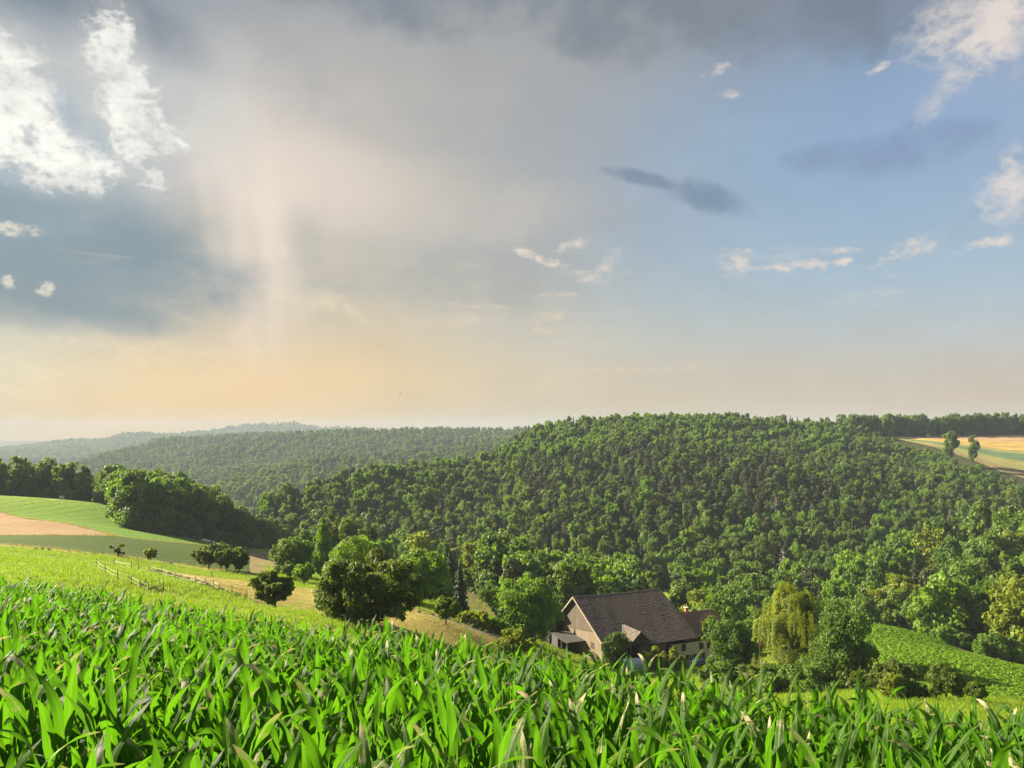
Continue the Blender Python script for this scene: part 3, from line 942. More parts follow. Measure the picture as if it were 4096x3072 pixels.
# forest kinds: each in a version for single trees (crown and trunk apart) and one joined for the mass
rg = np.random.default_rng(11)
KINDS = []        # kind, height, width, crown mesh, trunk mesh, joined mesh
def add_kind(kind, L, T, lm, bm, h, w):
    cm, tm = two_meshes(kind, L, T, M[lm], M[bm])
    KINDS.append((kind, h, w, cm, tm, joined(kind, L, T, M[lm], M[bm])))
for h, w, k, sp in [(19, 11, 17, .62), (21, 10, 15, .6), (17, 12, 19, .64), (20, 8.5, 13, .58), (18, 10.5, 20, .66), (22, 12, 22, .62)]:
    L, T = make_broad(rg, h, w, h * 0.07, 4600, 0.85, k, 0.85, 0.05, sp, 0.44)
    add_kind('broadleaf_tree', L, T, 'broad', 'bark', h, w)
for h, w, k in [(19, 10.5, 16), (17, 9.5, 18)]:
    L, T = make_broad(rg, h, w, h * 0.07, 4400, 0.85, k, 0.85, 0.05, 0.62, 0.44)
    add_kind('broadleaf_tree', L, T, 'broad_bright', 'bark', h, w)
for h, w in [(21, 7), (22, 8), (19, 6.5), (20, 7.5)]:
    L, T = make_pine(rg, h, w, 1900, 0.75)
    add_kind('pine_tree', L, T, 'pine', 'bark_pine', h, w)
for h, w in [(24, 6.5), (21, 6), (26, 7.5)]:
    L, T = make_spruce(rg, h, w, 2600, 0.9)
    add_kind('spruce_tree', L, T, 'spruce', 'bark', h, w)
L, T = make_broad(rg, 18, 10, 1.5, 4200, 0.8, 16, 0.85, 0.05, 0.62, 0.44)
add_kind('broadleaf_tree', L, T, 'yellow', 'bark', 18, 10)
BROAD, BRIGHT, PINE, SPRUCE, YELLOW = [0, 1, 2, 3, 4, 5], [6, 7], [8, 9, 10, 11], [12, 13, 14], [15]


# ------------------------------------------------------------------ forests on the far slopes
def sample_hill(core, spacing, rg, tmin=0.0):
    X, Y, Z = core
    nt, nu = X.shape
    pts = []
    i, j = np.meshgrid(np.arange(nt - 1), np.arange(nu - 1), indexing='ij')
    ax = np.hypot(X[1:, :-1] - X[:-1, :-1], Y[1:, :-1] - Y[:-1, :-1]); bx = np.hypot(X[:-1, 1:] - X[:-1, :-1], Y[:-1, 1:] - Y[:-1, :-1])
    lam = ax * bx / spacing ** 2
    cnt = np.floor(lam + rg.random(lam.shape)).astype(int)
    ii = np.repeat(i.ravel(), cnt.ravel()); jj = np.repeat(j.ravel(), cnt.ravel())
    a_, b_ = rg.random(len(ii)), rg.random(len(ii))
    def bl(A): return (A[ii, jj] * (1 - a_) + A[ii + 1, jj] * a_) * (1 - b_) + (A[ii, jj + 1] * (1 - a_) + A[ii + 1, jj + 1] * a_) * b_
    t = (ii + a_) / (nt - 1)
    return np.stack([bl(X), bl(Y), bl(Z)], 1), t


def thin(P3, dmin):
    """drop points closer than dmin to an earlier one"""
    g_ = {}
    keep = []
    for n, (x, y) in enumerate(P3[:, :2]):
        kx, ky = int(x // dmin), int(y // dmin)
        ok = True
        for a_ in (-1, 0, 1):
            for b_ in (-1, 0, 1):
                for (px, py) in g_.get((kx + a_, ky + b_), ()):
                    if (px - x) ** 2 + (py - y) ** 2 < dmin * dmin: ok = False; break
                if not ok: break
            if not ok: break
        if ok:
            g_.setdefault((kx, ky), []).append((x, y)); keep.append(n)
    return np.array(keep, int)


def pick_kind(rg, w):
    """w: weights for broad, bright, pine, spruce, yellow"""
    groups = (BROAD, BRIGHT, PINE, SPRUCE, YELLOW)
    gsel = rg.choice(5, p=np.array(w) / np.sum(w))
    return int(rg.choice(groups[gsel]))


def forest(name, core, spacing, seed, weights, smin=0.75, smax=1.1, scale=1.0, slim=1.0):
    rg = np.random.default_rng(seed)
    P3, t = sample_hill(core, spacing * 0.72, rg)
    k = thin(P3, spacing * 0.80)
    P3, t = P3[k], t[k]
    zone = vnoise(P3[:, 0] / 90 + 5, P3[:, 1] / 90, seed + 2, 3)
    idx = np.array([pick_kind(rg, weights(P3[i], t[i], zone[i])) for i in range(len(P3))])
    hs = np.array([KINDS[i][1] for i in idx])
    s = rg.uniform(smin, smax, len(P3)) * 18.0 / hs * scale * (1 + 0.25 * vnoise(P3[:, 0] / 30, P3[:, 1] / 30, seed + 7, 2))
    scl = np.stack([s * slim * rg.uniform(0.8, 1.15, len(s)), s * slim * rg.uniform(0.8, 1.15, len(s)), s], 1)
    scatter(name, P3, rg.uniform(0, 6.28, len(P3)), scl, idx, [K[5] for K in KINDS])
    return P3


def w_main(p, t, z):
    u = 512 + F * p[0] / p[1]
    pine = np.clip(1.3 - abs(t - 0.42) * 3.2, 0.05, 1) * (0.9 if 420 < u < 800 else 0.45)
    pine *= np.clip(1 + 3 * z, 0.1, 2)
    bright = 0.45 if t > 0.62 and u < 850 else 0.16
    return (0.70, 0.7 * bright * np.clip(1 + 2 * z, 0.2, 2), 1.7 * pine, 0.16 + 0.30 * (t > 0.93), 0.015)


forest('hill_forest', h1, 5.0, 21, w_main, 0.62, 0.98, 0.95, 0.86)
w_far = lambda p, t, z: (0.8, 0.30 * (1 + 2 * z), 0.30, 0.05, 0.02)
forest('valley_forest', h2c, 7.5, 22, w_far, 0.55, 1.0, 0.95, 1.15)
forest('valley_forest', h2b, 8.5, 23, w_far, 0.55, 0.95, 0.9, 1.3)
forest('valley_forest', h2a, 10.0, 24, w_far, 0.55, 0.95, 0.9, 1.4)
forest('far_forest', f1, 27.0, 25, w_far, 0.8, 1.0, 1.7, 1.4)
forest('far_forest', f2, 27.0, 26, w_far, 0.8, 1.15, 1.7, 1.4)

# ------------------------------------------------------------------ single trees near the meadow and the farm
BASES = []          # x, y, radius of what stands on the ground, so that woods keep clear of it
NEAR_TREES = []


def place_tree(kind, cm, tm, loc, rz, scl, label, group=None, crown_label=None):
    o = empty(kind, loc, rz)
    o.scale = scl if isinstance(scl, tuple) else (scl,) * 3
    tag(o, label, 'tree', group)
    t_ = link(bpy.data.objects.new('trunk', tm), o)
    c_ = link(bpy.data.objects.new('crown', cm), o)
    return o


def hero(kind, u, vb, vt, Y, wpx, label, mat='broad', bark='bark', n=9000, leaf=0.24, z0=0.22, k=18, seed=1, squash=0.85, wild=0.06, spread=0.6, size=0.46, maker='broad', flat=1.0, trunk=None, group=None, cat='tree'):
    rg = np.random.default_rng(1000 + seed)
    n = int(n * 1.6); leaf = leaf * 1.45
    p = P(u, vb, Y)
    z = Hs(p[0], p[1])
    h = (V0 - vt) / F * Y - z
    w = wpx / F * Y
    if maker == 'broad':
        L, T = make_broad(rg, h, w, h * z0, n, leaf, k, squash, wild, spread, size, trunk, flat)
    elif maker == 'poplar':
        kk = 26
        zz = np.linspace(0.14, 0.95, kk) * h
        prof = np.sin(np.clip((zz / h - 0.08) / 0.92, 0, 1) ** 0.8 * np.pi) ** 0.55
        th = np.arange(kk) * 2.4
        c = np.stack([0.22 * w * prof * np.cos(th), 0.22 * w * prof * np.sin(th), zz], 1)
        r = w * 0.24 * (0.35 + 0.65 * prof)
        L = lobe_leaves(rg, c, r, n, leaf, 1.5, 0.05)
        T = limbs(rg, h, h * 0.12, c, 0.016 * h, 5)
    elif maker == 'birch':
        c, r = crown_lobes(rg, h, w * 0.62, h * 0.16, 14, 0.62, 0.44)
        L0 = lobe_leaves(rg, c, r, int(n * 0.35), leaf, 0.9, 0.05)
        nb = 30                                         # arching boughs, each with a curtain of hanging strands
        bz = h * (0.20 + 0.76 * rg.random(nb) ** 0.8); bth = np.arange(nb) * 2.4 + rg.normal(0, 0.3, nb)
        prof = np.interp(bz / h, [0.15, 0.4, 0.7, 1.0], [1.0, 1.0, 0.86, 0.40]) * rg.uniform(0.65, 1.12, nb)
        ns = 16
        q = np.sqrt(rg.random((nb, ns))) ; th2 = bth[:, None] + rg.normal(0, 0.34, (nb, ns))
        sx_ = (w / 2) * prof[:, None] * (0.35 + 0.65 * q)
        st = np.stack([sx_ * np.cos(th2), sx_ * np.sin(th2), bz[:, None] + 0.05 * h * np.sin(q * 2.6) + rg.normal(0, 0.2, q.shape)], -1).reshape(-1, 3)
        d = unit(st * np.array([1, 1, 0]) + 1e-6)
        ns = len(st)
        ln = np.minimum(rg.uniform(0.08, 0.30, ns) * h, st[:, 2] - 0.02 * h)
        per = int(n * 0.65 / ns)
        f = rg.random((ns, per))
        pos = st[:, None] + np.stack([rg.normal(0, 0.12, f.shape) + d[:, :1] * 0.3 * f, rg.normal(0, 0.12, f.shape) + d[:, 1:2] * 0.3 * f, -f * ln[:, None]], -1)
        pos = pos.reshape(-1, 3)
        nr = np.repeat(d, per, 0) + np.array([0, 0, 0.35]) + rg.normal(0, 0.4, pos.shape)
        V2, F2 = leaves(rg, pos, nr, leaf * rg.uniform(0.6, 1.1, len(pos)), 0.45)
        t2 = np.clip(np.repeat(np.repeat(rg.random(nb), ns // nb), per) * 0.6 + rg.random(len(pos)) * 0.4, 0, 1)
        L = (np.vstack([L0[0], V2]), np.vstack([L0[1], F2 + len(L0[0])]), np.concatenate([L0[2], t2]))
        T = limbs(rg, h, h * 0.25, c, 0.014 * h, 12)
    elif maker == 'spruce':
        L, T = make_spruce(rg, h, w, n, leaf)
    elif maker == 'pollard':                            # gnarled stem with sparse tufts
        c = np.stack([rg.normal(0, w * 0.26, k), rg.normal(0, w * 0.26, k), h * rg.uniform(0.22, 0.92, k)], 1)
        r = h * rg.uniform(0.07, 0.15, k)
        L = lobe_leaves(rg, c, r, n, leaf, 0.8, 0.15, 0.8)
        T = limbs(rg, h, h * 0.6, c, trunk or 0.07 * h, k)
    cm, tm = two_meshes(kind, L, T, M[mat], M[bark])
    o = place_tree(kind, cm, tm, (p[0], p[1], z), 0, 1.0, label, group)
    o['category'] = cat
    BASES.append((p[0], p[1], w * 0.4))
    NEAR_TREES.append((u, label))
    return o


MB_ = dict(mat='broad_bright')
hero('orchard_tree', 118, 557, 544, 150, 17, 'small gnarled tree with bare dark stem at the edge of the dark green field', 'broad_dark', n=700, leaf=0.22, k=9, seed=1, maker='pollard', trunk=0.2)
hero('orchard_tree', 151, 562, 548.5, 156, 12, 'small round yellow-green tree on its own at the meadow edge', 'yellow', n=1500, leaf=0.2, z0=0.28, seed=2)
hero('orchard_tree', 209, 570, 544, 166, 30, 'broad fruit tree with brownish crown, first of the four in the row', 'broad_dark', n=4200, leaf=0.24, z0=0.3, seed=3)
hero('orchard_tree', 221, 571, 543.5, 172, 22, 'dark fruit tree half hidden in the middle of the orchard row', 'broad_dark', n=3500, leaf=0.24, z0=0.3, seed=4)
hero('orchard_tree', 227, 572.5, 549, 164, 20, 'bright green fruit tree in the middle of the orchard row', 'broad', n=3200, leaf=0.24, z0=0.3, seed=5)
hero('orchard_tree', 239, 573, 547.5, 168, 24, 'dark fruit tree beside the dry bank, last in the orchard row', 'broad_dark', n=3400, leaf=0.24, z0=0.25, seed=6)
hero('pollard_tree', 274, 611, 571, 105, 44, 'dark low spreading tree with thick short trunk just beyond the maize', 'broad_dark', n=5200, leaf=0.21, z0=0.26, k=26, seed=7, wild=0.15, spread=0.64, size=0.40, squash=0.75, trunk=0.34)
hero('broadleaf_tree', 293, 578, 538, 182, 40, 'wide mid-green round tree left of the slim poplar', 'broad', n=8000, leaf=0.26, z0=0.06, seed=8)
hero('broadleaf_tree', 289, 579, 562, 168, 15, 'small yellowish tree at the foot of the wide round tree', 'broad', n=1800, leaf=0.22, z0=0.2, seed=9)
hero('orchard_tree', 304, 586.5, 563, 151, 22, 'small bright tree with thin leaning trunk in front of the poplar', 'broad_bright', n=2400, leaf=0.22, z0=0.3, seed=10)
hero('broadleaf_tree', 304, 574, 530, 235, 24, 'tall green tree rising behind the slim poplar', 'broad', n=6000, leaf=0.3, z0=0.1, seed=11)
hero('poplar_tree', 323, 581, 519, 178, 21, 'slim columnar poplar standing above the orchard', 'broad_bright', n=8500, leaf=0.24, seed=12, maker='poplar')
hero('broadleaf_tree', 334, 575, 514.5, 252, 24, 'dark tall tree directly behind the poplar tip', 'broad_dark', n=5500, leaf=0.32, z0=0.1, seed=13)
hero('broadleaf_tree', 350, 575, 516, 250, 28, 'dark broad crown behind the bright round tree', 'broad', n=6500, leaf=0.32, z0=0.1, seed=14)
hero('broadleaf_tree', 367, 575, 524, 245, 26, 'dark lower crown at the end of the group behind the bright tree', 'broad_dark', n=6000, leaf=0.32, z0=0.1, seed=15)
hero('broadleaf_tree', 357, 600, 535.5, 150, 50, 'bright green round tree behind the big dark cherry', 'broad_bright', n=9500, leaf=0.25, z0=0.12, seed=16)
hero('cherry_tree', 370, 624, 556, 90, 106, 'big dark spreading cherry tree, largest crown above the maize', 'broad_dark', n=20000, leaf=0.19, z0=0.10, k=44, seed=17, wild=0.18, spread=0.68, size=0.31)
hero('broadleaf_tree', 425, 603, 551, 143, 54, 'bright green rounded tree on the far side of the dark cherry', 'broad_bright', n=10000, leaf=0.25, z0=0.08, seed=18)
hero('broadleaf_tree', 405, 606, 575, 132, 34, 'low green tree tucked between the cherry and the rounded tree', 'broad', n=5000, leaf=0.24, z0=0.08, seed=19)
hero('spruce_tree', 450, 610, 551, 165, 26, 'very dark conifer at the side of the bright rounded tree', 'spruce', n=7000, leaf=0.34, seed=20, maker='spruce')
hero('spruce_tree', 460, 612, 562, 160, 22, 'shorter dark conifer next to the hollow with dry grass', 'spruce', n=6000, leaf=0.34, seed=21, maker='spruce')
hero('orchard_tree', 446, 624, 598, 108, 27, 'small neat orchard tree with clear trunk by the farm track', 'broad', n=3800, leaf=0.2, z0=0.3, seed=22)
hero('bush', 466, 627, 612, 124, 17, 'round yellow-green bush beside the farm track', 'yellow', n=2200, leaf=0.2, z0=0.02, seed=23, cat='bush')
hero('bush', 481, 630, 613, 124, 26, 'wide pale bush between the track and the walnut tree', 'yellow', n=3600, leaf=0.2, z0=0.02, seed=24, cat='bush')
hero('bush', 497, 632, 618, 126, 20, 'pale low bush touching the walnut tree', 'broad_bright', n=2600, leaf=0.2, z0=0.02, seed=25, cat='bush')
hero('walnut_tree', 525, 642, 579, 137, 72, 'large round bright green walnut tree in front of the barn', 'broad_bright', n=16000, leaf=0.24, z0=0.06, k=24, seed=26)
hero('shrub', 513, 652, 630, 108, 34, 'loose yellowish shrub with bare twigs below the walnut tree', 'yellow', n=2400, leaf=0.18, z0=0.05, seed=27, wild=0.25, size=0.34, cat='bush')
hero('spruce_tree', 486, 588, 539, 240, 23, 'tall dark spruce at the edge of the valley wood', 'spruce', n=6500, leaf=0.42, seed=28, maker='spruce')
hero('broadleaf_tree', 471, 588, 543, 245, 24, 'yellow-tinged tree beside the tall dark spruce', 'yellow', n=5500, leaf=0.34, z0=0.06, seed=29)
hero('bush', 616, 664, 633, 139, 29, 'round green bush against the barn front beside the porch', 'broad', n=6000, leaf=0.2, z0=0.02, seed=30, cat='bush')
hero('bush', 662, 672, 648, 134, 46, 'yellow-green bushes with dry twigs before the stable door', 'yellow', n=6000, leaf=0.19, z0=0.02, seed=31, wild=0.18, spread=0.7, size=0.36, flat=0.6, cat='bush')
hero('broadleaf_tree', 711, 668, 617, 139, 19, 'slender tree in front of the farmhouse windows', 'broad', n=2200, leaf=0.20, z0=0.50, seed=32, wild=0.1, size=0.4)
hero('broadleaf_tree', 736, 669, 620, 131, 45, 'dense tree with yellow-lit top next to the farmhouse', 'broad', n=11000, leaf=0.22, z0=0.05, k=22, seed=33)
hero('broadleaf_tree', 758, 656, 608, 158, 26, 'narrow dark tree with bright tip behind the flagpole', 'broad', n=6000, leaf=0.26, z0=0.1, seed=34)
hero('birch_tree', 793, 690, 584, 120, 74, 'tall yellow-green weeping birch with hanging strands', 'yellow', 'bark_birch', n=34000, leaf=0.20, seed=35, maker='birch')
hero('broadleaf_tree', 844, 692, 606, 112, 70, 'broad dark round tree pressed against the weeping birch', 'broad', n=17000, leaf=0.22, z0=0.05, k=24, seed=36)
hero('orchard_tree', 893, 692, 660, 95, 42, 'low orchard tree with forked dark trunk under the leaf crop field', 'broad_dark', n=5200, leaf=0.18, z0=0.2, seed=37)
hero('shrub', 893, 697, 674, 84, 26, 'pale grey-green willow shrub with upright shoots', 'yellow', n=3000, leaf=0.16, z0=0.02, seed=38, wild=0.2, cat='bush')
hero('shrub', 915, 698, 680, 84, 26, 'grey-green shrub right of the upright willow shrub', 'broad', n=2800, leaf=0.16, z0=0.02, seed=39, wild=0.2, cat='bush')
hero('orchard_tree', 946, 700, 664, 82, 36, 'dark round orchard tree in front of the leaf crop slope', 'broad_dark', n=4800, leaf=0.17, z0=0.2, seed=40)
hero('orchard_tree', 977, 707, 682, 76, 18, 'small thin dark tree, last one before the field edge', 'broad_dark', n=1500, leaf=0.16, z0=0.3, seed=41, wild=0.2)
hero('bush', 722, 686, 660, 122, 44, 'low dark hedge bush in the yard in front of the farmhouse tree', 'broad', n=4200, leaf=0.2, z0=0.02, seed=42, flat=0.8, cat='bush')
hero('bush', 772, 697, 666, 112, 46, 'dense low bush at the foot of the weeping birch', 'broad', n=5000, leaf=0.2, z0=0.02, seed=43, cat='bush')
hero('bush', 815, 700, 664, 106, 62, 'wide dark bush between the birch foot and the maize', 'broad', n=6500, leaf=0.2, z0=0.02, seed=44, cat='bush')
hero('bush', 866, 702, 672, 100, 48, 'dark bush below the broad round tree, next to the low orchard tree', 'broad_dark', n=5000, leaf=0.19, z0=0.02, seed=45, cat='bush')
BASES.append((25, 150, 26)); BASES.append((40, 152, 12))


# ------------------------------------------------------------------ woods of single trees
ORD = ['first', 'second', 'third', 'fourth', 'fifth', 'sixth', 'seventh', 'eighth', 'ninth', 'tenth', 'eleventh', 'twelfth', 'thirteenth', 'fourteenth', 'fifteenth', 'sixteenth', 'seventeenth', 'eighteenth', 'nineteenth', 'twentieth']
ORD += ['twenty-' + o for o in ORD[:9]] + ['thirtieth'] + ['thirty-' + o for o in ORD[:9]] + ['fortieth']
HUE = {0: 'mid-green broadleaf tree', 1: 'bright green broadleaf tree', 2: 'olive pine tree', 3: 'dark pointed spruce', 4: 'yellow-green broadleaf tree'}
def hue_of(i): return next(k for k, gset in enumerate((BROAD, BRIGHT, PINE, SPRUCE, YELLOW)) if i in gset)


def in_poly(x, y, poly):
    c = False
    n = len(poly)
    for i in range(n):
        x1, y1 = poly[i]; x2, y2 = poly[(i + 1) % n]
        if (y1 > y) != (y2 > y) and x < (x2 - x1) * (y - y1) / (y2 - y1) + x1: c = not c
    return c


def wood(poly, spacing, seed, weights, hgt, group, marks, where, limit=120):
    """trees in an outline on the ground (u, Y corners); marks name what they stand above"""
    rg = np.random.default_rng(seed)
    pl = [((u - 512) / F * Y, Y) for u, Y in poly]
    xs = [p[0] for p in pl]; ys = [p[1] for p in pl]
    cand = np.stack([rg.uniform(min(xs), max(xs), 6000), rg.uniform(min(ys), max(ys), 6000)], 1)
    cand = np.array([c for c in cand if in_poly(c[0], c[1], pl) and all((c[0] - b[0]) ** 2 + (c[1] - b[1]) ** 2 > (b[2] + 2.5) ** 2 for b in BASES)])
    cand = cand[thin(cand, spacing)]
    cand = cand[np.argsort(cand[:, 1])][:limit]
    z = H(cand[:, 0], cand[:, 1])
    recs = []
    for (x, y), zz in zip(cand, z):
        i = pick_kind(rg, weights(512 + F * x / y, y))
        K = KINDS[i]
        s = hgt(512 + F * x / y, y) * rg.uniform(0.85, 1.12) / K[1]
        recs.append((512 + F * x / y, y, x, zz, i, s, rg.uniform(0, 6.28), rg.uniform(0.88, 1.12)))
    # label: hue, landmark in front, place among those alike there
    buckets = {}
    for r_ in sorted(recs):
        mk = next(m_ for lim, m_ in marks if r_[0] <= lim)
        buckets.setdefault((HUE[hue_of(r_[4])], mk), []).append(r_)
    lab = {}
    for (hue, mk), rs in buckets.items():
        for n_, r_ in enumerate(rs):
            if len(rs) == 1: lab[id(r_)] = 'only %s %s %s' % (hue, where, mk) if len((hue + where + mk).split()) < 13 else 'only %s %s' % (hue, mk)
            else: lab[id(r_)] = '%s %s from the left %s %s' % (ORD[n_], hue, where, mk) if len((hue + ' ' + where + ' ' + mk).split()) < 12 else '%s %s from the left, %s' % (ORD[n_], hue, mk)
    for r_ in recs:
        K = KINDS[r_[4]]
        place_tree(K[0], K[3], K[4], (r_[2], r_[1], r_[3] - 0.2), r_[6], (r_[5] * r_[7] * 1.04, r_[5] * r_[7] * 1.04, r_[5]), lab[id(r_)], group)


# left wood: the row behind the green crop and the tongue down to the pasture
wood([(-40, 372), (60, 364), (113, 352), (118, 380), (50, 420), (-40, 420)], 8.0, 31, lambda u, y: (0.85, 0.05, 0.05, 0.05, 0), lambda u, y: 18.5,
     'trees of the wood behind the green crop', [(20, 'left of the white hut'), (62, 'behind the white hut'), (2000, 'right of the white hut')], 'in the wood', 34)
def lh(u, y): return float(np.interp(u, [110, 142, 174, 206, 237, 272, 295], [19, 20, 20.5, 19, 16, 12, 8]))
wood([(117, 308), (142, 296), (174, 305), (206, 315), (237, 325), (272, 334), (296, 345), (285, 385), (200, 385), (135, 345)], 7.0, 32,
     lambda u, y: (1.2, 1.6 if u < 150 else 0.06, 0.04, 0.0, 0.0), lh, 'trees of the dark wood above the pasture',
     [(150, 'beside the green crop'), (200, 'left of the white sheep'), (235, 'above the white sheep'), (2000, 'above the dry bank')], 'in the wood', 62)
# valley wood behind the farm
MARKS = [(400, 'behind the dark cherry'), (470, 'behind the bright rounded tree'), (515, 'left of the walnut crown'), (565, 'behind the walnut tree'), (615, 'behind the barn gable'), (662, 'above the barn roof'),
         (705, 'above the farmhouse chimney'), (765, 'behind the flagpole'), (830, 'behind the weeping birch'), (2000, 'behind the broad round tree')]
wood([(372, 262), (468, 258), (500, 200), (560, 178), (600, 190), (700, 182), (760, 178), (865, 200), (880, 330), (700, 330), (500, 330), (360, 320)], 9.2, 33,
     lambda u, y: (1.1, 0.38, 0.12, 0.16 if u < 520 else 0.04, 0.05), lambda u, y: float(np.interp(y, [180, 230, 330], [16, 18, 20])) * (0.85 if 640 < u < 720 and y < 215 else 1),
     'trees of the valley wood', MARKS, 'of the valley wood', 96)
# right-hand wood beyond the leaf crop
MARKS2 = [(905, 'above the crest of the leaf crop'), (945, 'above the dry grass strip'), (985, 'beyond the middle of the leaf crop'), (2000, 'beyond the far end of the leaf crop')]
wood([(868, 196), (915, 190), (965, 178), (1024, 172), (1120, 168), (1140, 340), (880, 340)], 8.6, 34,
     lambda u, y: (1.0, 0.16, 0.25, 0.14, 0.16), lambda u, y: float(np.interp(y, [170, 220, 300, 340], [16, 19, 22, 23])) * float(np.interp(u, [860, 930, 1024], [0.9, 1.02, 1.12])),
     'trees of the wood beyond the leaf crop', MARKS2, 'in the wood', 92)
# woods carried on past both edges of the view
rg = np.random.default_rng(78)
ex = []
for (ua, ub, ya, yb, n_) in [(1150, 1650, 172, 345, 520), (-420, -48, 372, 425, 260)]:
    yy = rg.uniform(ya, yb, n_); xx = (rg.uniform(ua, ub, n_) - 512) / F * yy
    ex.append(np.stack([xx, yy, H(np.clip(xx, -330, 330), yy)], 1))
ex = np.vstack(ex); ex = ex[np.abs(ex[:, 0]) < 325]; ex = ex[thin(ex, 7.5)]
ki = np.array([pick_kind(rg, (1.0, 0.1, 0.2, 0.1, 0.08)) for _ in ex])
scatter('valley_forest', ex, rg.uniform(0, 6.28, len(ex)), rg.uniform(0.85, 1.15, len(ex)) * 19.0 / np.array([KINDS[i][1] for i in ki]), ki, [K[5] for K in KINDS])
# treeline closing the fields of the plateau, and the two field trees
rg = np.random.default_rng(77)
tl = []
for u in np.arange(852, 1060, 4.3):
    for row in range(2):
        uu = u + rg.normal(0, 1.2)
        q = px_line([(840, 436.6, 716), (900, 437.4, 712), (1030, 435.6, 716), (1100, 435, 716)], np.array([uu]))[0]
        tl.append((q[0], q[1] + 4 + 12 * row, q[2]))
tl = np.array(tl)
kk = np.array([pick_kind(rg, (1, 0.05, 0.12, 0.10, 0)) for _ in tl])
ss = rg.uniform(0.85, 1.15, len(tl)) * 18.5 / np.array([KINDS[i][1] for i in kk])
scatter('plateau_forest', tl, rg.uniform(0, 6.28, len(tl)), ss, kk, [K[5] for K in KINDS])
for i, (u, vb, vt, Y, lab) in enumerate([(951, 455, 431.5, 600, 'tall field tree with round top at the edge of the ripe grain'), (973, 459, 435.5, 585, 'lone field tree, right of two, in front of the ripe grain')]):
    K = KINDS[[0, 3][i]]
    p = P(u, vb, Y); h = (vb - vt) / F * Y
    p[2] -= 1
    place_tree('broadleaf_tree', K[3], K[4], tuple(p), 1.0 + i, (h / K[1] * 1.05, h / K[1] * 1.05, (h + 1) / K[1]), lab)


# bleached dead trees on the hill
def dead_tree(u, vb, vt, Y, label, seed):
    rg = np.random.default_rng(seed)
    p = P(u, vb, Y); h = (vb - vt) / F * Y
    o = empty('dead_tree', tuple(p)); tag(o, label, 'dead tree', 'bleached dead trees on the hillside')
    mb = MB()
    mb.tube([(0, 0, -6), (0.1, 0, h * 0.5), (0, 0.2, h)], [0.35, 0.24, 0.04], 6)
    mb.build('trunk', M['bark_dead'], o, True)
    mb = MB()
    for k in range(34):
        z = h * rg.uniform(0.30, 0.96); th = rg.random() * 6.28; l_ = (h - z) * 0.30 + 0.8
        mb.tube([(0, 0, z), (l_ * 0.6 * math.cos(th), l_ * 0.6 * math.sin(th), z - 0.1 * l_), (l_ * math.cos(th), l_ * math.sin(th), z - 0.45 * l_)], [0.12, 0.09, 0.03], 4)
    b_ = mb.build('branches', M['bark_dead'], o, True); b_['kind'] = 'stuff'
dead_tree(783, 574, 545, 318, 'pale bleached dead spruce standing tallest among the lower slope trees', 3)
dead_tree(776, 512, 497, 420, 'pale bare dead tree in the middle of the pine slope', 4)
dead_tree(690, 500, 486, 440, 'grey-brown dead pine among the olive pines', 5)

# ------------------------------------------------------------------ farm
E1 = np.array([0.917, 0.398, 0]); E2 = np.array([0.398, -0.917, 0]); R0 = np.array([11.46, 150.0, 0])
def FL(t, d, z):
    if z > -40:                    # the old roof sags a little in the middle
        z = z - 0.17 * math.sin(math.pi * min(max(t / 19.4, 0), 1)) * min(1, (z + 40) / 4) - 0.010 * math.sin(t * 1.7 + d * 0.6) * min(1, (z + 40) / 4)
    return tuple(R0 + E1 * t + E2 * d + np.array([0, 0, z]))


def tint_mat(name, c1, c2, rough=0.85, scale=1.5, bump=0.3, spec=0.15):
    m_, g, out = new_mat(name)
    tint = g.attr('tint').outputs['Fac']
    tc = g.node('ShaderNodeTexCoord').outputs['Object']
    n_ = g.noise(tc, scale, 5, 0.65)
    f = g.m('MULTIPLY_ADD', g.sub(n_, 0.5), 1.3, tint, clamp=True)
    bsdf(g, out, g.mix(f, c1, c2), rough, spec, n_, bump, 0.02)
    return m_


def plain_mat(name, c1, c2, scale=3.0, rough=0.85, stretch=(1, 1, 1), bump=0.3, spec=0.2, metallic=0.0):
    m_, g, out = new_mat(name)
    tc = g.node('ShaderNodeTexCoord').outputs['Object']
    n_ = g.noise(g.vscale(tc, stretch), scale, 5, 0.65)
    bsdf(g, out, g.mix(g.step(n_, 0.3, 0.7), c1, c2), rough, spec, n_, bump, 0.02, metallic)
    return m_


M['tile'] = tint_mat('weathered_clay_tiles', (0.10, 0.079, 0.067), (0.20, 0.155, 0.13))
M['tile_red'] = tint_mat('reddish_clay_tiles', (0.16, 0.085, 0.062), (0.29, 0.16, 0.115))
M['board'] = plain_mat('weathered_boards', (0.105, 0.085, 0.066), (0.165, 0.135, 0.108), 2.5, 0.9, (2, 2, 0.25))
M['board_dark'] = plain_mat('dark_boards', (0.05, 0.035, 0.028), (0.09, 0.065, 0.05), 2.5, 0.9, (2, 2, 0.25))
M['beam'] = plain_mat('beam_wood', (0.10, 0.075, 0.055), (0.16, 0.12, 0.09), 3, 0.9)
M['verge'] = plain_mat('pale_bargeboard', (0.30, 0.25, 0.19), (0.36, 0.30, 0.235), 3, 0.8)
M['render_tan'] = plain_mat('tan_render', (0.185, 0.145, 0.098), (0.235, 0.185, 0.13), 0.8, 0.95, (1, 1, 1), 0.4)
M['render_cream'] = plain_mat('cream_render', (0.60, 0.52, 0.33), (0.70, 0.62, 0.42), 0.8, 0.95, (1, 1, 1), 0.4)
M['shutter'] = plain_mat('dark_red_shutter', (0.10, 0.022, 0.02), (0.14, 0.032, 0.028), 4, 0.6)
M['white_paint'] = plain_mat('white_paint', (0.72, 0.72, 0.70), (0.80, 0.80, 0.78), 3, 0.6)
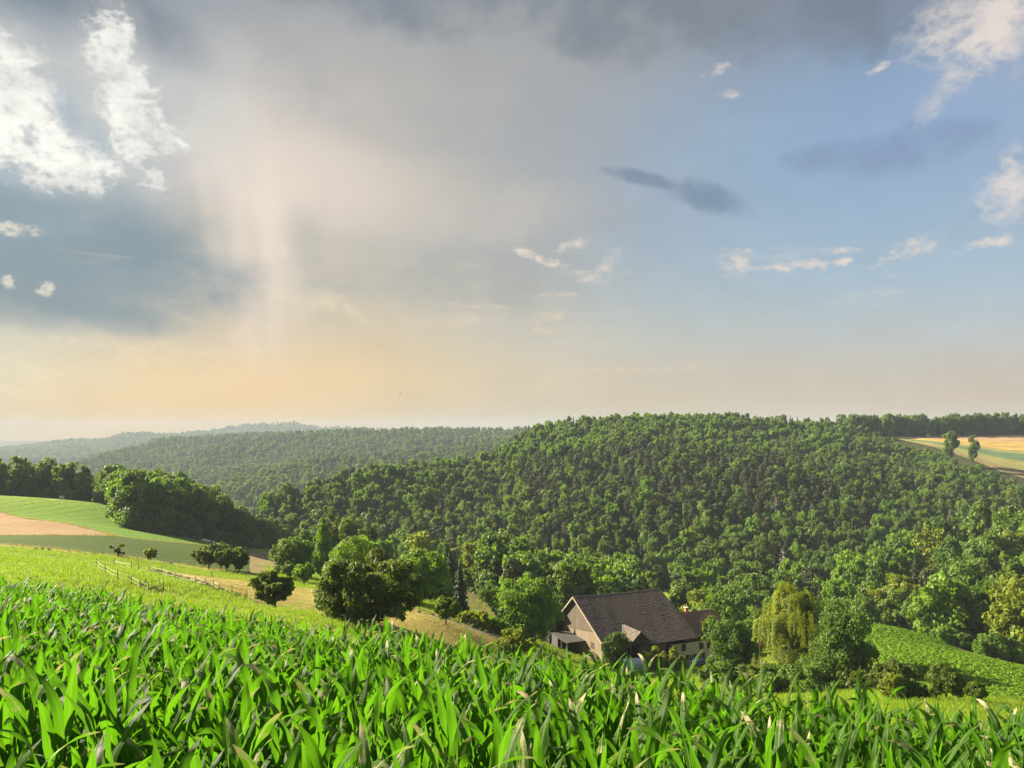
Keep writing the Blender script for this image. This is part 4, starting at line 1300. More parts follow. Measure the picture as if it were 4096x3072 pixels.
M['dark_gap'] = plain_mat('dark_interior', (0.012, 0.010, 0.009), (0.02, 0.017, 0.014), 2, 0.95)
M['grey_sheet'] = plain_mat('grey_fibre_sheet', (0.075, 0.073, 0.07), (0.11, 0.108, 0.10), 2, 0.85)
M['brick'] = plain_mat('chimney_brick', (0.42, 0.20, 0.10), (0.52, 0.27, 0.14), 6, 0.9)
M['concrete'] = plain_mat('pale_concrete', (0.55, 0.52, 0.47), (0.65, 0.62, 0.57), 3, 0.9)
def glass_mat():
    m_, g, out = new_mat('window_glass')
    bsdf(g, out, (0.03, 0.04, 0.05), 0.06, 0.6)
    return m_
M['glass'] = glass_mat()
M['metal'] = plain_mat('galvanised_metal', (0.40, 0.41, 0.42), (0.52, 0.53, 0.54), 5, 0.4, metallic=0.8)
M['rust_leaf'] = leaf_mat('withered_foliage', (0.10, 0.06, 0.03), (0.15, 0.09, 0.045), (0.12, 0.07, 0.03), 0.2)


def roof_tiles(parent, t0, t1, d0, z0, d1, z1, mat, rg, w=0.26, course=0.42, cut=None):
    """tile courses of a slope from ridge (d0, z0) to eave (d1, z1): real tiles, too small to pick apart singly"""
    mb = MB()
    L_ = math.hypot(d1 - d0, z1 - z0)
    nrow = int(round(L_ / course)); ncol = int(round((t1 - t0) / w))
    ux, uz = (d1 - d0) / L_, (z1 - z0) / L_
    sgn = 1 if d1 > d0 else -1
    nx, nz = -uz * sgn, ux * sgn
    for r_ in range(nrow):
        a = r_ * L_ / nrow
        b = (r_ + 1.22) * L_ / nrow
        off = 0.5 * (r_ % 2)
        rt = rg.normal(0, 0.06)
        for c_ in range(-1 if off else 0, ncol):
            ta = t0 + (c_ + off) * (t1 - t0) / ncol; tb = ta + (t1 - t0) / ncol - 0.012
            ta, tb = max(ta, t0), min(tb, t1)
            if tb - ta < 0.03: continue
            if cut and cut((ta + tb) / 2, d0 + ux * (a + b) / 2): continue
            j = rg.normal(0, 0.006)
            pa = [(ta, d0 + ux * a, z0 + uz * a), (tb, d0 + ux * a, z0 + uz * a), (tb, d0 + ux * b, z0 + uz * b), (ta, d0 + ux * b, z0 + uz * b)]
            lift = [0.005, 0.005, 0.085 + j, 0.085 + j]
            V = [FL(t_, d_ + nx * l_, z_ + nz * l_) for (t_, d_, z_), l_ in zip(pa, lift)] + [FL(t_, d_ + nx * (l_ + 0.022), z_ + nz * (l_ + 0.022)) for (t_, d_, z_), l_ in zip(pa, lift)]
            mb.raw(V, [(4, 5, 6, 7), (3, 2, 6, 7), (0, 3, 7, 4), (1, 2, 6, 5)], float(np.clip(0.5 + rt + rg.normal(0, 0.22), 0, 1)))
    o = mb.build('roof_tiles', mat, parent, tint=True)
    o['kind'] = 'stuff'
    return o


def slab(mb, t0, t1, d0, z0, d1, z1, th):
    p = [(t0, d0, z0 - th), (t1, d0, z0 - th), (t1, d1, z1 - th), (t0, d1, z1 - th), (t0, d0, z0), (t1, d0, z0), (t1, d1, z1), (t0, d1, z1)]
    return mb.hexa([FL(*q) for q in p])


def ridge_caps(parent, t0, t1, d, z, mat, rg):
    mb = MB()
    n = int((t1 - t0) / 0.38)
    for k in range(n):
        a = t0 + (t1 - t0) * k / n; b = t0 + (t1 - t0) * (k + 1.08) / n
        V = []
        for t_, s_ in ((a, 0.9), (b, 1.0)):
            for q in range(5):
                an = math.pi * q / 4
                V.append(FL(t_, d + 0.15 * s_ * math.cos(an), z - 0.02 + 0.13 * s_ * math.sin(an)))
        mb.raw(V, [(q, q + 1, q + 6, q + 5) for q in range(4)], float(np.clip(rg.normal(0.6, 0.2), 0, 1)))
    o = mb.build('ridge_tiles', mat, parent, tint=True); o['kind'] = 'stuff'


rg = np.random.default_rng(5)
FZ = -46.5                                      # below the yard
ZR, SF, SB = -31.07, 0.559, 0.80                # barn ridge height, front and rear pitch
def zf(d): return ZR - SF * d if d > 0 else ZR + SB * d

barn = empty('barn', FL(9, 4, -44.3))
tag(barn, 'old barn with huge grey-brown tiled roof and weathered board gable', 'barn')
barn_root = barn
IN = Matrix.Translation(barn.location).inverted()
def under(o, root):
    """keep world place when hung under the empty of its thing"""
    o.matrix_parent_inverse = Matrix.Translation(root.location).inverted()
    return o
def part(mb, name, mat, root, **kw):
    o = mb.build(name, mat, root, **kw)
    return under(o, root)

rt = roof_tiles(barn, 0.0, 19.4, 0.0, ZR + 0.02, 12.07, zf(12.07) + 0.02, M['tile'], rg,
                cut=lambda t, d: d > 7.4 and abs(t - 6.5) < (d - 7.2) * 0.33); under(rt, barn)
under(roof_tiles(barn, 0.0, 19.4, 0.0, ZR + 0.02, -5.3, zf(-5.3) + 0.02, M['tile'], rg), barn)
for o in list(COL.objects): pass
n0 = len(COL.objects)
ridge_caps(barn, 0.0, 19.4, 0.0, ZR + 0.06, M['tile'], rg); under(COL.objects[-1], barn)
part(slab(MB(), 0.02, 19.38, 0.0, ZR - 0.03, 12.0, zf(12.0) - 0.03, 0.16), 'roof_deck', M['beam'], barn)
part(slab(MB(), 0.02, 19.38, -0.01, ZR - 0.03, -5.25, zf(-5.25) - 0.03, 0.16), 'roof_deck', M['beam'], barn)
for d1 in (12.1, -5.35):                        # bargeboards along the gable edge
    part(slab(MB(), -0.09, -0.02, 0.0 if d1 > 0 else -0.01, ZR + 0.10, d1, zf(d1) + 0.10, 0.34), 'bargeboard', M['verge'], barn)
    part(slab(MB(), 19.42, 19.49, 0.0 if d1 > 0 else -0.01, ZR + 0.10, d1, zf(d1) + 0.10, 0.34), 'bargeboard', M['verge'], barn)
def zm(d): return -37.6 + (d + 5) / 15 * 1.9    # top of the plastered gable foot
# gable boards, one by one
d = -4.8
k = 0
while d < 8.3:
    w_ = 0.26 + rg.normal(0, 0.02)
    a, b = d, d + w_ - 0.015
    pr = 0.025 * (k % 2) + rg.uniform(0, 0.012)
    zb = rg.normal(0, 0.02)
    p = [(0.72 - pr, a, zm(a) - 0.10 + zb), (0.72 - pr, b, zm(b) - 0.10 + zb), (0.78, b, zm(b) - 0.10 + zb), (0.78, a, zm(a) - 0.10 + zb),
         (0.72 - pr, a, zf(a) - 0.2), (0.72 - pr, b, zf(b) - 0.2), (0.78, b, zf(b) - 0.2), (0.78, a, zf(a) - 0.2)]
    if zf(b) - 0.2 > zm(b) and zf(a) - 0.2 > zm(a):
        part(MB().hexa([FL(*q) for q in p]), 'board', M['board'], barn)
    d += w_; k += 1
# plastered gable wall
mb = MB()
for a, b in ((-5.0, 0.0), (0.0, 8.6), (8.6, 10.0)):
    top = lambda q: min(zm(q), zf(q) - 0.22)
    mb.hexa([FL(*q) for q in [(0.8, a, FZ), (0.8, b, FZ), (1.2, b, FZ), (1.2, a, FZ), (0.8, a, top(a)), (0.8, b, top(b)), (1.2, b, top(b)), (1.2, a, top(a))]])
part(mb, 'gable_wall', M['render_tan'], barn)
for q in range(4):                              # ventilation slits
    dd = 5.55 + 0.36 * q
    part(MB().box(0.77, 0.83, dd, dd + 0.15, -39.4, -38.2, FL), 'slit_window', M['dark_gap'], barn)
f_ = part(MB().box(0.74, 0.84, -1.1, -0.1, -39.6, -38.2, FL), 'window', M['beam'], barn)
part(MB().box(0.72, 0.735, -1.0, -0.2, -39.5, -38.3, FL), 'dark_pane', M['glass'], barn)
# front walls under the long eave
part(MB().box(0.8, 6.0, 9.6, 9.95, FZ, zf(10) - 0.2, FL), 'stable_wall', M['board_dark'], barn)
part(MB().box(8.2, 14.0, 9.6, 9.95, FZ, zf(10) - 0.2, FL), 'stable_wall', M['render_tan'], barn)
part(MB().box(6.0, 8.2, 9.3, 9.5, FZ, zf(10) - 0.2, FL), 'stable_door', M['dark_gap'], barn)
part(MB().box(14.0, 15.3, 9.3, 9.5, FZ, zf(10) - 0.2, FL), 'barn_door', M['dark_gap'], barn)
part(MB().box(18.9, 19.2, -4.8, 9.3, FZ, -36.6, FL), 'end_wall', M['render_tan'], barn)
part(MB().box(1.2, 18.9, -4.9, -4.6, FZ, zf(-4.9) - 0.3, FL), 'rear_wall', M['render_tan'], barn)
part(MB().box(0.4, 19.3, 11.2, 11.4, zf(11.3) - 0.44, zf(11.3) - 0.22, FL), 'eave_beam', M['board_dark'], barn)
for q in range(24):                             # rafter ends
    tt = 0.5 + q * 0.8
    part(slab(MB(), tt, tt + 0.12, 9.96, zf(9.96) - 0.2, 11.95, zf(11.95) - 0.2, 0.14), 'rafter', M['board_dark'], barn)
# cross gable over the stable door
PZ, PD = -35.1, 13.0
def pz(t): return PZ - abs(t - 6.5) * 0.97
for s_ in (-1, 1):
    mbp = MB()
    n_r, n_c = 7, 20
    for r_ in range(n_r):
        for c_ in range(n_c):
            h0, h1 = r_ * 2.1 / n_r, (r_ + 1.15) * 2.1 / n_r
            da0 = PD + 0.25 - c_ * 0.30; da1 = da0 - 0.29
            if zf(da1) - 0.05 > pz(6.5 + s_ * (h0 + h1) / 2): continue
            j = rg.normal(0, 0.006)
            V = [FL(6.5 + s_ * h0, da0, pz(6.5 + s_ * h0) + 0.03), FL(6.5 + s_ * h0, da1, pz(6.5 + s_ * h0) + 0.03), FL(6.5 + s_ * h1, da1, pz(6.5 + s_ * h1) + 0.07 + j), FL(6.5 + s_ * h1, da0, pz(6.5 + s_ * h1) + 0.07 + j)]
            V += [(x, y, z + 0.025) for x, y, z in V]
            mbp.raw(V, [(4, 5, 6, 7), (3, 2, 6, 7), (0, 3, 7, 4), (1, 2, 6, 5)], float(np.clip(rg.normal(0.5, 0.22), 0, 1)))
    o = part(mbp, 'porch_tiles', M['tile'], barn, tint=True); o['kind'] = 'stuff'
    t1_ = 6.5 + s_ * 2.0
    p = [(6.5, PD + 0.2, PZ - 0.08), (t1_, PD + 0.2, pz(t1_) - 0.08), (t1_, 9.8, pz(t1_) - 0.08), (6.5, 7.6, PZ - 0.08)]
    part(MB().hexa([FL(*q) for q in p] + [FL(q[0], q[1], q[2] + 0.09) for q in p]), 'porch_deck', M['beam'], barn)
    p = [(6.5, PD + 0.26, PZ - 0.12), (t1_ + s_ * 0.1, PD + 0.26, pz(t1_ + s_ * 0.1) - 0.12), (t1_ + s_ * 0.1, PD + 0.32, pz(t1_ + s_ * 0.1) - 0.12), (6.5, PD + 0.32, PZ - 0.12)]
    part(MB().hexa([FL(*q) for q in p] + [FL(q[0], q[1], q[2] + 0.22) for q in p]), 'porch_bargeboard', M['verge'] if s_ < 0 else M['beam'], barn)
    part(MB().box(6.5 + s_ * 1.75 - 0.1, 6.5 + s_ * 1.75 + 0.1, PD - 0.3, PD - 0.1, FZ, -36.9, FL), 'post', M['beam'], barn)
for q in range(14):
    ta = 6.5 - 1.75 + q * 0.25
    zt = min(pz(ta), pz(ta + 0.24)) - 0.12
    if zt > -36.8:
        part(MB().box(ta, ta + 0.235, PD - 0.08 - 0.02 * (q % 2), PD, -36.85, zt, FL), 'porch_board', M['board_dark'], barn)
part(MB().box(4.6, 8.4, PD - 0.14, PD + 0.04, -37.08, -36.86, FL), 'porch_beam', M['beam'], barn)
p = [(6.15, 7.5), (6.35, 7.45), (4.75, 10.4), (4.5, 10.4)]
part(MB().hexa([FL(t_, d_, zf(d_) + 0.10) for t_, d_ in p] + [FL(t_, d_, zf(d_) + 0.14) for t_, d_ in p]), 'flashing', M['white_paint'], barn)
# annex at the far side of the gable and lean-to before it
part(slab(MB(), -2.6, 1.0, -5.3, -34.3, -9.5, -36.0, 0.2), 'annex_roof', M['tile'], barn)
part(MB().box(-2.2, 0.8, -9.0, -5.4, FZ, -36.2, FL), 'annex_wall', M['board_dark'], barn)
part(slab(MB(), -3.2, 0.7, 3.6, -38.5, -3.2, -38.2, 0.12), 'lean_to_roof', M['grey_sheet'], barn)
part(MB().box(-3.0, -2.8, -2.9, -0.4, FZ, -38.45, FL), 'lean_to_wall', M['grey_sheet'], barn)
part(MB().box(-2.9, 0.5, -3.0, -2.85, FZ, -38.4, FL), 'lean_to_wall', M['board_dark'], barn)
for dd in (1.0, 3.3):
    part(MB().box(-3.0, -2.85, dd, dd + 0.14, FZ, -38.55, FL), 'post', M['beam'], barn)

# dwelling under the lower red roof, continuing the barn
house = empty('farmhouse', FL(22.5, 7, -44.3))
tag(house, 'cream farmhouse end with reddish tiled roof, chimney and dark red shutters', 'house')
HZ = -34.7
def hz(d): return HZ - abs(d - 6) * 0.587
under(roof_tiles(house, 19.5, 27.6, 6, HZ + 0.02, 10.75, hz(10.75) + 0.02, M['tile_red'], rg), house)
under(roof_tiles(house, 19.5, 27.6, 6, HZ + 0.02, 1.3, hz(1.3) + 0.02, M['tile_red'], rg), house)
ridge_caps(house, 19.5, 27.6, 6, HZ + 0.06, M['tile_red'], rg); under(COL.objects[-1], house)
for dd in (10.7, 1.35):
    part(slab(MB(), 19.5, 27.58, 6.0, HZ - 0.03, dd, hz(dd) - 0.03, 0.14), 'roof_deck', M['beam'], house)
    part(slab(MB(), 27.62, 27.68, 6.0, HZ + 0.08, dd, hz(dd) + 0.08, 0.26), 'bargeboard', M['beam'], house)
part(MB().box(15.3, 26.9, 9.6, 10.0, FZ, -39.15, FL), 'front_wall', M['render_cream'], house)
mb = MB()
mb.box(26.6, 26.9, 2.0, 9.6, FZ, -37.2, FL)
mb.hexa([FL(*q) for q in [(26.6, 2, -37.2), (26.9, 2, -37.2), (26.9, 9.6, -37.2), (26.6, 9.6, -37.2), (26.6, 5.9, HZ - 0.25), (26.9, 5.9, HZ - 0.25), (26.9, 6.1, HZ - 0.25), (26.6, 6.1, HZ - 0.25)]])
part(mb, 'end_wall', M['render_cream'], house)
part(MB().box(19.5, 26.6, 2.0, 2.3, FZ, -37.3, FL), 'rear_wall', M['render_cream'], house)
q = 19.5
k = 0
while q < 26.6:                                 # boarded upper storey
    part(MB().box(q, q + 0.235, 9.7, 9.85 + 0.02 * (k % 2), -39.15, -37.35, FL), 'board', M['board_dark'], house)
    q += 0.25; k += 1
part(MB().box(15.3, 26.8, 9.9, 10.12, -39.2, -39.02, FL), 'sill_beam', M['board_dark'], house)
def window(t0, t1, z0, z1, dd, frame, root, bars=1):
    f = MB()
    w_ = 0.07
    f.box(t0, t1, dd, dd + 0.06, z0, z0 + w_, FL); f.box(t0, t1, dd, dd + 0.06, z1 - w_, z1, FL)
    f.box(t0, t0 + w_, dd, dd + 0.06, z0 + w_, z1 - w_, FL); f.box(t1 - w_, t1, dd, dd + 0.06, z0 + w_, z1 - w_, FL)
    tm_ = (t0 + t1) / 2
    f.box(tm_ - 0.03, tm_ + 0.03, dd, dd + 0.055, z0 + w_, z1 - w_, FL)
    o = part(f, 'window', frame, root)
    for a_, b_ in ((t0 + w_, tm_ - 0.03), (tm_ + 0.03, t1 - w_)):
        g_ = MB().box(a_, b_, dd + 0.01, dd + 0.025, z0 + w_, z1 - w_, FL).build('pane', M['glass'], o)
        g_.matrix_parent_inverse = (Matrix.Translation(root.location)).inverted()
        g_.parent = o
        g_.matrix_parent_inverse = Matrix.Identity(4)
    s_ = MB().box(t0 - 0.06, t1 + 0.06, dd, dd + 0.12, z0 - 0.07, z0, FL).build('sill', M['concrete'], o)
    return o
def shutter(t0, t1, z0, z1, dd, root):
    o = part(MB().box(t0, t1, dd, dd + 0.045, z0, z1, FL), 'shutter', M['shutter'], root)
    n = int((z1 - z0) / 0.14)
    for q in range(n):
        za = z0 + 0.06 + q * (z1 - z0 - 0.12) / n
        MB().box(t0 + 0.06, t1 - 0.06, dd + 0.045, dd + 0.062, za, za + 0.07, FL).build('slat', M['shutter'], o)
    return o
window(20.9, 21.9, -38.25, -37.45, 9.88, M['white_paint'], house)
for t0, t1, za, zb in ((17.5, 18.4, -40.7, -39.4), (21.45, 22.4, -40.75, -39.45), (23.25, 24.2, -40.75, -39.4)):
    shutter(t0, (t0 + t1) / 2 - 0.01, za, zb, 10.01, house); shutter((t0 + t1) / 2 + 0.01, t1, za, zb, 10.01, house)
    part(MB().box(t0 - 0.06, t1 + 0.06, 10.0, 10.12, za - 0.08, za, FL), 'sill', M['concrete'], house)
    part(MB().box(t0 - 0.05, t1 + 0.05, 10.0, 10.05, zb, zb + 0.09, FL), 'lintel', M['concrete'], house)
for t0, t1 in ((18.4, 19.13), (20.12, 20.54), (20.56, 20.98), (21.97, 22.75)):
    shutter(t0, t1, -43.1, -41.5, 10.01, house)
window(19.15, 20.1, -43.1, -41.5, 10.01, M['white_paint'], house)
window(21.0, 21.95, -43.1, -41.5, 10.01, M['white_paint'], house)
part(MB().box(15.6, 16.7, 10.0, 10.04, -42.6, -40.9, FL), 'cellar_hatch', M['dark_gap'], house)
part(MB().box(24.8, 25.7, 10.0, 10.05, -44.6, -42.4, FL), 'door', M['shutter'], house)
ch = part(MB().box(21.1, 21.6, 5.75, 6.25, -35.2, -33.95, FL), 'chimney', M['brick'], house)
mb = MB()
for a_, b_ in ((21.1, 5.75), (21.5, 5.75), (21.1, 6.15), (21.5, 6.15)): mb.box(a_, a_ + 0.1, b_, b_ + 0.1, -33.95, -33.72, FL)
mb.build('chimney_pot', M['brick'], ch)
MB().box(20.98, 21.72, 5.63, 6.37, -33.72, -33.62, FL).build('chimney_cap', M['concrete'], ch)
for o in list(ch.children) + [c for p_ in house.children for c in p_.children]:
    o.matrix_parent_inverse = Matrix.Identity(4)

# withered climber on the gable wall
c = np.array([FL(0.45, -4.2 + 1.5 * a_, -38.4 - 0.9 * b_) for a_, b_ in rg.random((9, 2))]); r = rg.uniform(0.35, 0.65, 9)
L = lobe_leaves(rg, c, r, 900, 0.22, 0.9, 0.2)
vine = link(bpy.data.objects.new('climbing_plant', mesh_np('climbing_plant', L[0], L[1], mats=(M['rust_leaf'],), fattr={'tint': L[2]})))
tag(vine, 'withered brown climbing plant clinging to the tan gable wall of the barn', 'plant')


# ------------------------------------------------------------------ small things round the farm
def lathe(mb, prof, cx_, cy_, sides=10):
    V = [(cx_ + r_ * math.cos(2 * math.pi * k / sides), cy_ + r_ * math.sin(2 * math.pi * k / sides), z_) for r_, z_ in prof for k in range(sides)]
    Fs = [(i * sides + k, i * sides + (k + 1) % sides, (i + 1) * sides + (k + 1) % sides, (i + 1) * sides + k) for i in range(len(prof) - 1) for k in range(sides)]
    return mb.raw(V, Fs)


p = P(759.6, 668, 128); zb = Hs(p[0], p[1]); ph = (V0 - 637) / F * 128 - zb
fp = empty('flagpole', (p[0], p[1], zb)); tag(fp, 'thin pale flagpole standing beside the weeping birch', 'flagpole')
lathe(MB(), [(0.09, -0.3), (0.06, ph * 0.5), (0.035, ph)], 0, 0).build('pole', M['white_paint'], fp, True)
lathe(MB(), [(0.0, ph), (0.07, ph + 0.05), (0.07, ph + 0.10), (0.0, ph + 0.15)], 0, 0).build('finial', M['metal'], fp, True)
def flag_mat():
    m_, g, out = new_mat('red_flag_with_white_cross')
    uv = g.node('ShaderNodeUVMap').outputs[0]
    s_ = g.node('ShaderNodeSeparateXYZ'); g.put(s_.inputs[0], uv)
    ax = g.m('ABSOLUTE', g.sub(s_.outputs[0], 0.5)); ay = g.m('ABSOLUTE', g.sub(s_.outputs[1], 0.5))
    bar = lambda a_, la, b_, lb: g.mul(g.m('LESS_THAN', a_, la), g.m('LESS_THAN', b_, lb))
    cr = g.m('MAXIMUM', bar(ax, 0.10, ay, 0.32), bar(ax, 0.32, ay, 0.10))
    bsdf(g, out, g.mix(cr, (0.55, 0.02, 0.02), (0.8, 0.8, 0.8)), 0.8, 0.1)
    return m_
nu_, nv_ = 9, 12
V, UV = [], []
for j in range(nv_):
    for i in range(nu_):
        a_, b_ = i / (nu_ - 1), j / (nv_ - 1)
        fold = 0.12 * math.sin(a_ * 9 + b_ * 2) * (0.3 + a_)
        V.append((0.05 + 0.42 * a_ * (1 - 0.25 * b_), fold, ph - 0.15 - 1.7 * b_ - 0.55 * a_)); UV.append((a_, 1 - b_))
Fq = [(j * nu_ + i, j * nu_ + i + 1, (j + 1) * nu_ + i + 1, (j + 1) * nu_ + i) for j in range(nv_ - 1) for i in range(nu_ - 1)]
me = mesh_np('flag', V, Fq, mats=(flag_mat(),), smooth=True, uv=UV)
fo = link(bpy.data.objects.new('flag', me)); fo.location = (p[0], p[1], zb)
tag(fo, 'red flag with white cross hanging limp from the pale pole', 'flag')

# car in the yard, only its upper half shows above the maize
def build_car(loc, rz, label):
    car = empty('parked_car', loc, rz); tag(car, label, 'car')
    paint = plain_mat('dark_blue_car_paint', (0.012, 0.02, 0.055), (0.016, 0.026, 0.07), 2, 0.25, spec=0.6)
    W_ = 0.85
    prof = [(-2.1, 0.35), (-2.15, 0.75), (-2.0, 0.98), (-1.75, 1.02), (-1.35, 1.42), (-0.2, 1.50), (0.35, 1.44), (1.05, 1.0), (1.95, 0.85), (2.1, 0.6), (2.08, 0.35)]
    V, n = [], len(prof)
    for y_, ins in ((-W_, 1), (-W_ * 0.98, 0), (W_ * 0.98, 0), (W_, 1)):
        for x_, z_ in prof:
            s_ = 0.80 if z_ > 1.1 else 1.0
            V.append((x_, y_ * s_, z_))
    Fs = [(r_ * n + i, r_ * n + i + 1, (r_ + 1) * n + i + 1, (r_ + 1) * n + i) for r_ in range(3) for i in range(n - 1)]
    Fs += [tuple(range(n)), tuple(range(3 * n, 4 * n))]
    MB().raw(V, Fs).build('body', paint, car)
    for s_ in (-1, 1):
        MB().raw([(-1.30, s_ * 0.775, 1.06), (0.85, s_ * 0.80, 1.06), (0.33, s_ * 0.70, 1.39), (-1.18, s_ * 0.69, 1.39)], [(0, 1, 2, 3)]).build('side_window', M['glass'], car)
        for x_ in (-1.3, 1.3):
            mb = MB(); mb.tube([(x_, s_ * 0.62, 0.32), (x_, s_ * 0.87, 0.32)], [0.32, 0.32], 16)
            w_ = mb.build('wheel', M['dark_gap'], car)
            mb = MB(); mb.tube([(x_, s_ * 0.86, 0.32), (x_, s_ * 0.885, 0.32)], [0.2, 0.2], 12); mb.build('rim', M['metal'], w_)
        MB().box(2.0, 2.1, s_ * 0.6 - 0.16, s_ * 0.6 + 0.16, 0.62, 0.76).build('headlight', M['white_paint'], car)
    MB().raw([(1.0, -0.72, 1.04), (1.0, 0.72, 1.04), (0.37, 0.60, 1.43), (0.37, -0.60, 1.43)], [(0, 1, 2, 3)]).build('windscreen', M['glass'], car)
    MB().raw([(-1.74, -0.70, 1.05), (-1.74, 0.70, 1.05), (-1.38, 0.60, 1.40), (-1.38, -0.60, 1.40)], [(0, 1, 2, 3)]).build('rear_window', M['glass'], car)
    return car
p = P(697.5, 667, 139); build_car((p[0], p[1], -42.6 + 0.0 if False else Hs(p[0], p[1])), R(-160), 'dark blue car parked in the yard below the red shutters')

# small arched greenhouse
p = P(631, 660, 133); zb = Hs(p[0], p[1])
gh = empty('greenhouse', (p[0], p[1], zb), R(20)); tag(gh, 'small arched greenhouse with bluish panels near the porch', 'greenhouse')
m_, g_, out_ = new_mat('bluish_panel'); bsdf(g_, out_, (0.34, 0.42, 0.50), 0.35, 0.5); M['panel'] = m_
def arch(k): a_ = math.pi * k / 8; return (1.3 * math.cos(a_), 1.2 + 0.9 * math.sin(a_))
for j in range(3):
    for k in range(8):
        (y0, z0_), (y1, z1_) = arch(k), arch(k + 1)
        MB().hexa([(j * 1.0 - 1.48, y0, z0_), (j * 1.0 - 0.52, y0, z0_), (j * 1.0 - 0.52, y1, z1_), (j * 1.0 - 1.48, y1, z1_), (j * 1.0 - 1.48, y0 * 1.02, z0_ + 0.03), (j * 1.0 - 0.52, y0 * 1.02, z0_ + 0.03), (j * 1.0 - 0.52, y1 * 1.02, z1_ + 0.03), (j * 1.0 - 1.48, y1 * 1.02, z1_ + 0.03)]).build('panel', M['panel'], gh)
for j in range(4):
    mb = MB(); mb.tube([(j - 1.5, 1.3, -0.2)] + [(j - 1.5, *arch(k)) for k in range(9)] + [(j - 1.5, -1.3, -0.2)], [0.035] * 11, 5); mb.build('hoop', M['white_paint'], gh)
for s_ in (-1, 1): MB().box(-1.5, 1.5, s_ * 1.3 - 0.02, s_ * 1.3 + 0.02, 0.1, 1.2).build('side_panel', M['panel'], gh)

# white hut at the wood edge
p = P(61.8, 500.2, 350); zb = Hs(p[0], p[1])
hu = empty('hut', (p[0], p[1], zb), R(12)); tag(hu, 'tiny white hut at the foot of the wood behind the green crop', 'hut')
MB().box(-0.8, 0.8, -0.7, 0.7, -0.4, 1.35).build('wall', M['white_paint'], hu)
MB().box(-0.95, 0.95, -0.85, 0.85, 1.36, 1.46).build('roof', M['grey_sheet'], hu)
MB().box(-0.3, 0.3, -0.74, -0.703, -0.2, 0.95).build('door', M['grey_sheet'], hu)

# sheep by the pasture fence
def sheep_mesh():
    sec = [(-0.60, 0.55, 0.10, 0.12), (-0.52, 0.58, 0.22, 0.22), (-0.25, 0.58, 0.29, 0.28), (0.10, 0.57, 0.29, 0.28), (0.38, 0.60, 0.24, 0.25), (0.52, 0.72, 0.15, 0.17), (0.62, 0.84, 0.12, 0.12), (0.76, 0.80, 0.085, 0.085), (0.86, 0.74, 0.05, 0.05)]
    V, Fs, n = [], [], 10
    for x_, z_, ry, rz_ in sec:
        V += [(x_, ry * math.cos(2 * math.pi * k / n), z_ + rz_ * math.sin(2 * math.pi * k / n)) for k in range(n)]
    for i in range(len(sec) - 1):
        Fs += [(i * n + k, i * n + (k + 1) % n, (i + 1) * n + (k + 1) % n, (i + 1) * n + k) for k in range(n)]
    Fs += [tuple(range(n)), tuple((len(sec) - 1) * n + k for k in range(n))]
    mb = MB().raw(V, Fs)
    for x_ in (-0.42, 0.32):
        for y_ in (-0.14, 0.14):
            mb.tube([(x_, y_, 0.42), (x_ - 0.02, y_, 0.22), (x_, y_, 0.0)], [0.075, 0.045, 0.04], 6)
    for y_ in (-1, 1): mb.raw([(0.66, y_ * 0.09, 0.90), (0.62, y_ * 0.20, 0.86), (0.68, y_ * 0.11, 0.84)], [(0, 1, 2)])
    return mb
M['wool'] = plain_mat('wool', (0.70, 0.64, 0.54), (0.80, 0.74, 0.64), 12, 0.95)
s0 = sheep_mesh().build('sheep', M['wool'], None, True)
for k, (u, Y, rz, lab) in enumerate([(203.5, 303, 0.2, 'leftmost white sheep by the pasture fence under the dark wood'), (206.3, 304, 2.8, 'second white sheep from the left under the dark wood'),
                                     (208.6, 303, 0.5, 'third white sheep, in the tight bunch under the dark wood'), (213.5, 303, 1.4, 'white sheep standing alone at the right of the small flock')]):
    o = s0 if k == 0 else s0.copy()
    if k: COL.objects.link(o)
    p = P(u, 541, Y); o.location = (p[0], p[1], Hs(p[0], p[1])); o.rotation_euler = (0, 0, rz); o.scale = (1.25,) * 3
    tag(o, lab, 'sheep', 'sheep along the pasture fence')

# birds far up
M['bird'] = plain_mat('dark_plumage', (0.02, 0.02, 0.022), (0.035, 0.033, 0.032), 5, 0.9)
def bird_mesh():
    mb = MB()
    mb.tube([(-0.16, 0, 0), (-0.06, 0, 0.01), (0.05, 0, 0.015), (0.13, 0, 0.02), (0.17, 0, 0.01)], [0.008, 0.035, 0.04, 0.025, 0.005], 7)
    for s_ in (-1, 1):
        mb.raw([(0.08, 0, 0.02), (0.02, s_ * 0.15, 0.09), (-0.10, s_ * 0.36, 0.05), (-0.04, s_ * 0.13, 0.06), (-0.05, 0, 0.01), (0.05, s_ * 0.16, 0.085)], [(0, 5, 1, 3, 4), (5, 2, 1), (1, 2, 3)])
    mb.raw([(-0.14, 0, 0), (-0.26, 0.05, 0.0), (-0.26, -0.05, 0.0)], [(0, 1, 2)])
    return mb
b0 = bird_mesh().build('bird', M['bird'], None)
for k, (u, v, Y, lab) in enumerate([(81, 211, 260, 'bird in the dark cloud below the white cumulus'), (448, 300, 240, 'bird above the pale cloud streaks in the middle of the sky'), (56, 356, 190, 'bird low over the hazy plateau, leftmost of all'),
                                    (400, 393, 250, 'lowest bird, just above the distant wooded ridge'), (714, 126, 270, 'bird in the blue gap under the grey cloud'), (586, 270, 230, 'bird beside the small tilted pink cloud'), (727, 288, 260, 'bird below the small square cloud')]):
    o = b0 if k == 0 else b0.copy()
    if k: COL.objects.link(o)
    o.location = tuple(P(u, v, Y)); o.rotation_euler = (0.2 * k, 0.1, 1.1 * k)
    o.scale = (1.3,) * 3
    tag(o, lab, 'bird', 'birds crossing the sky')


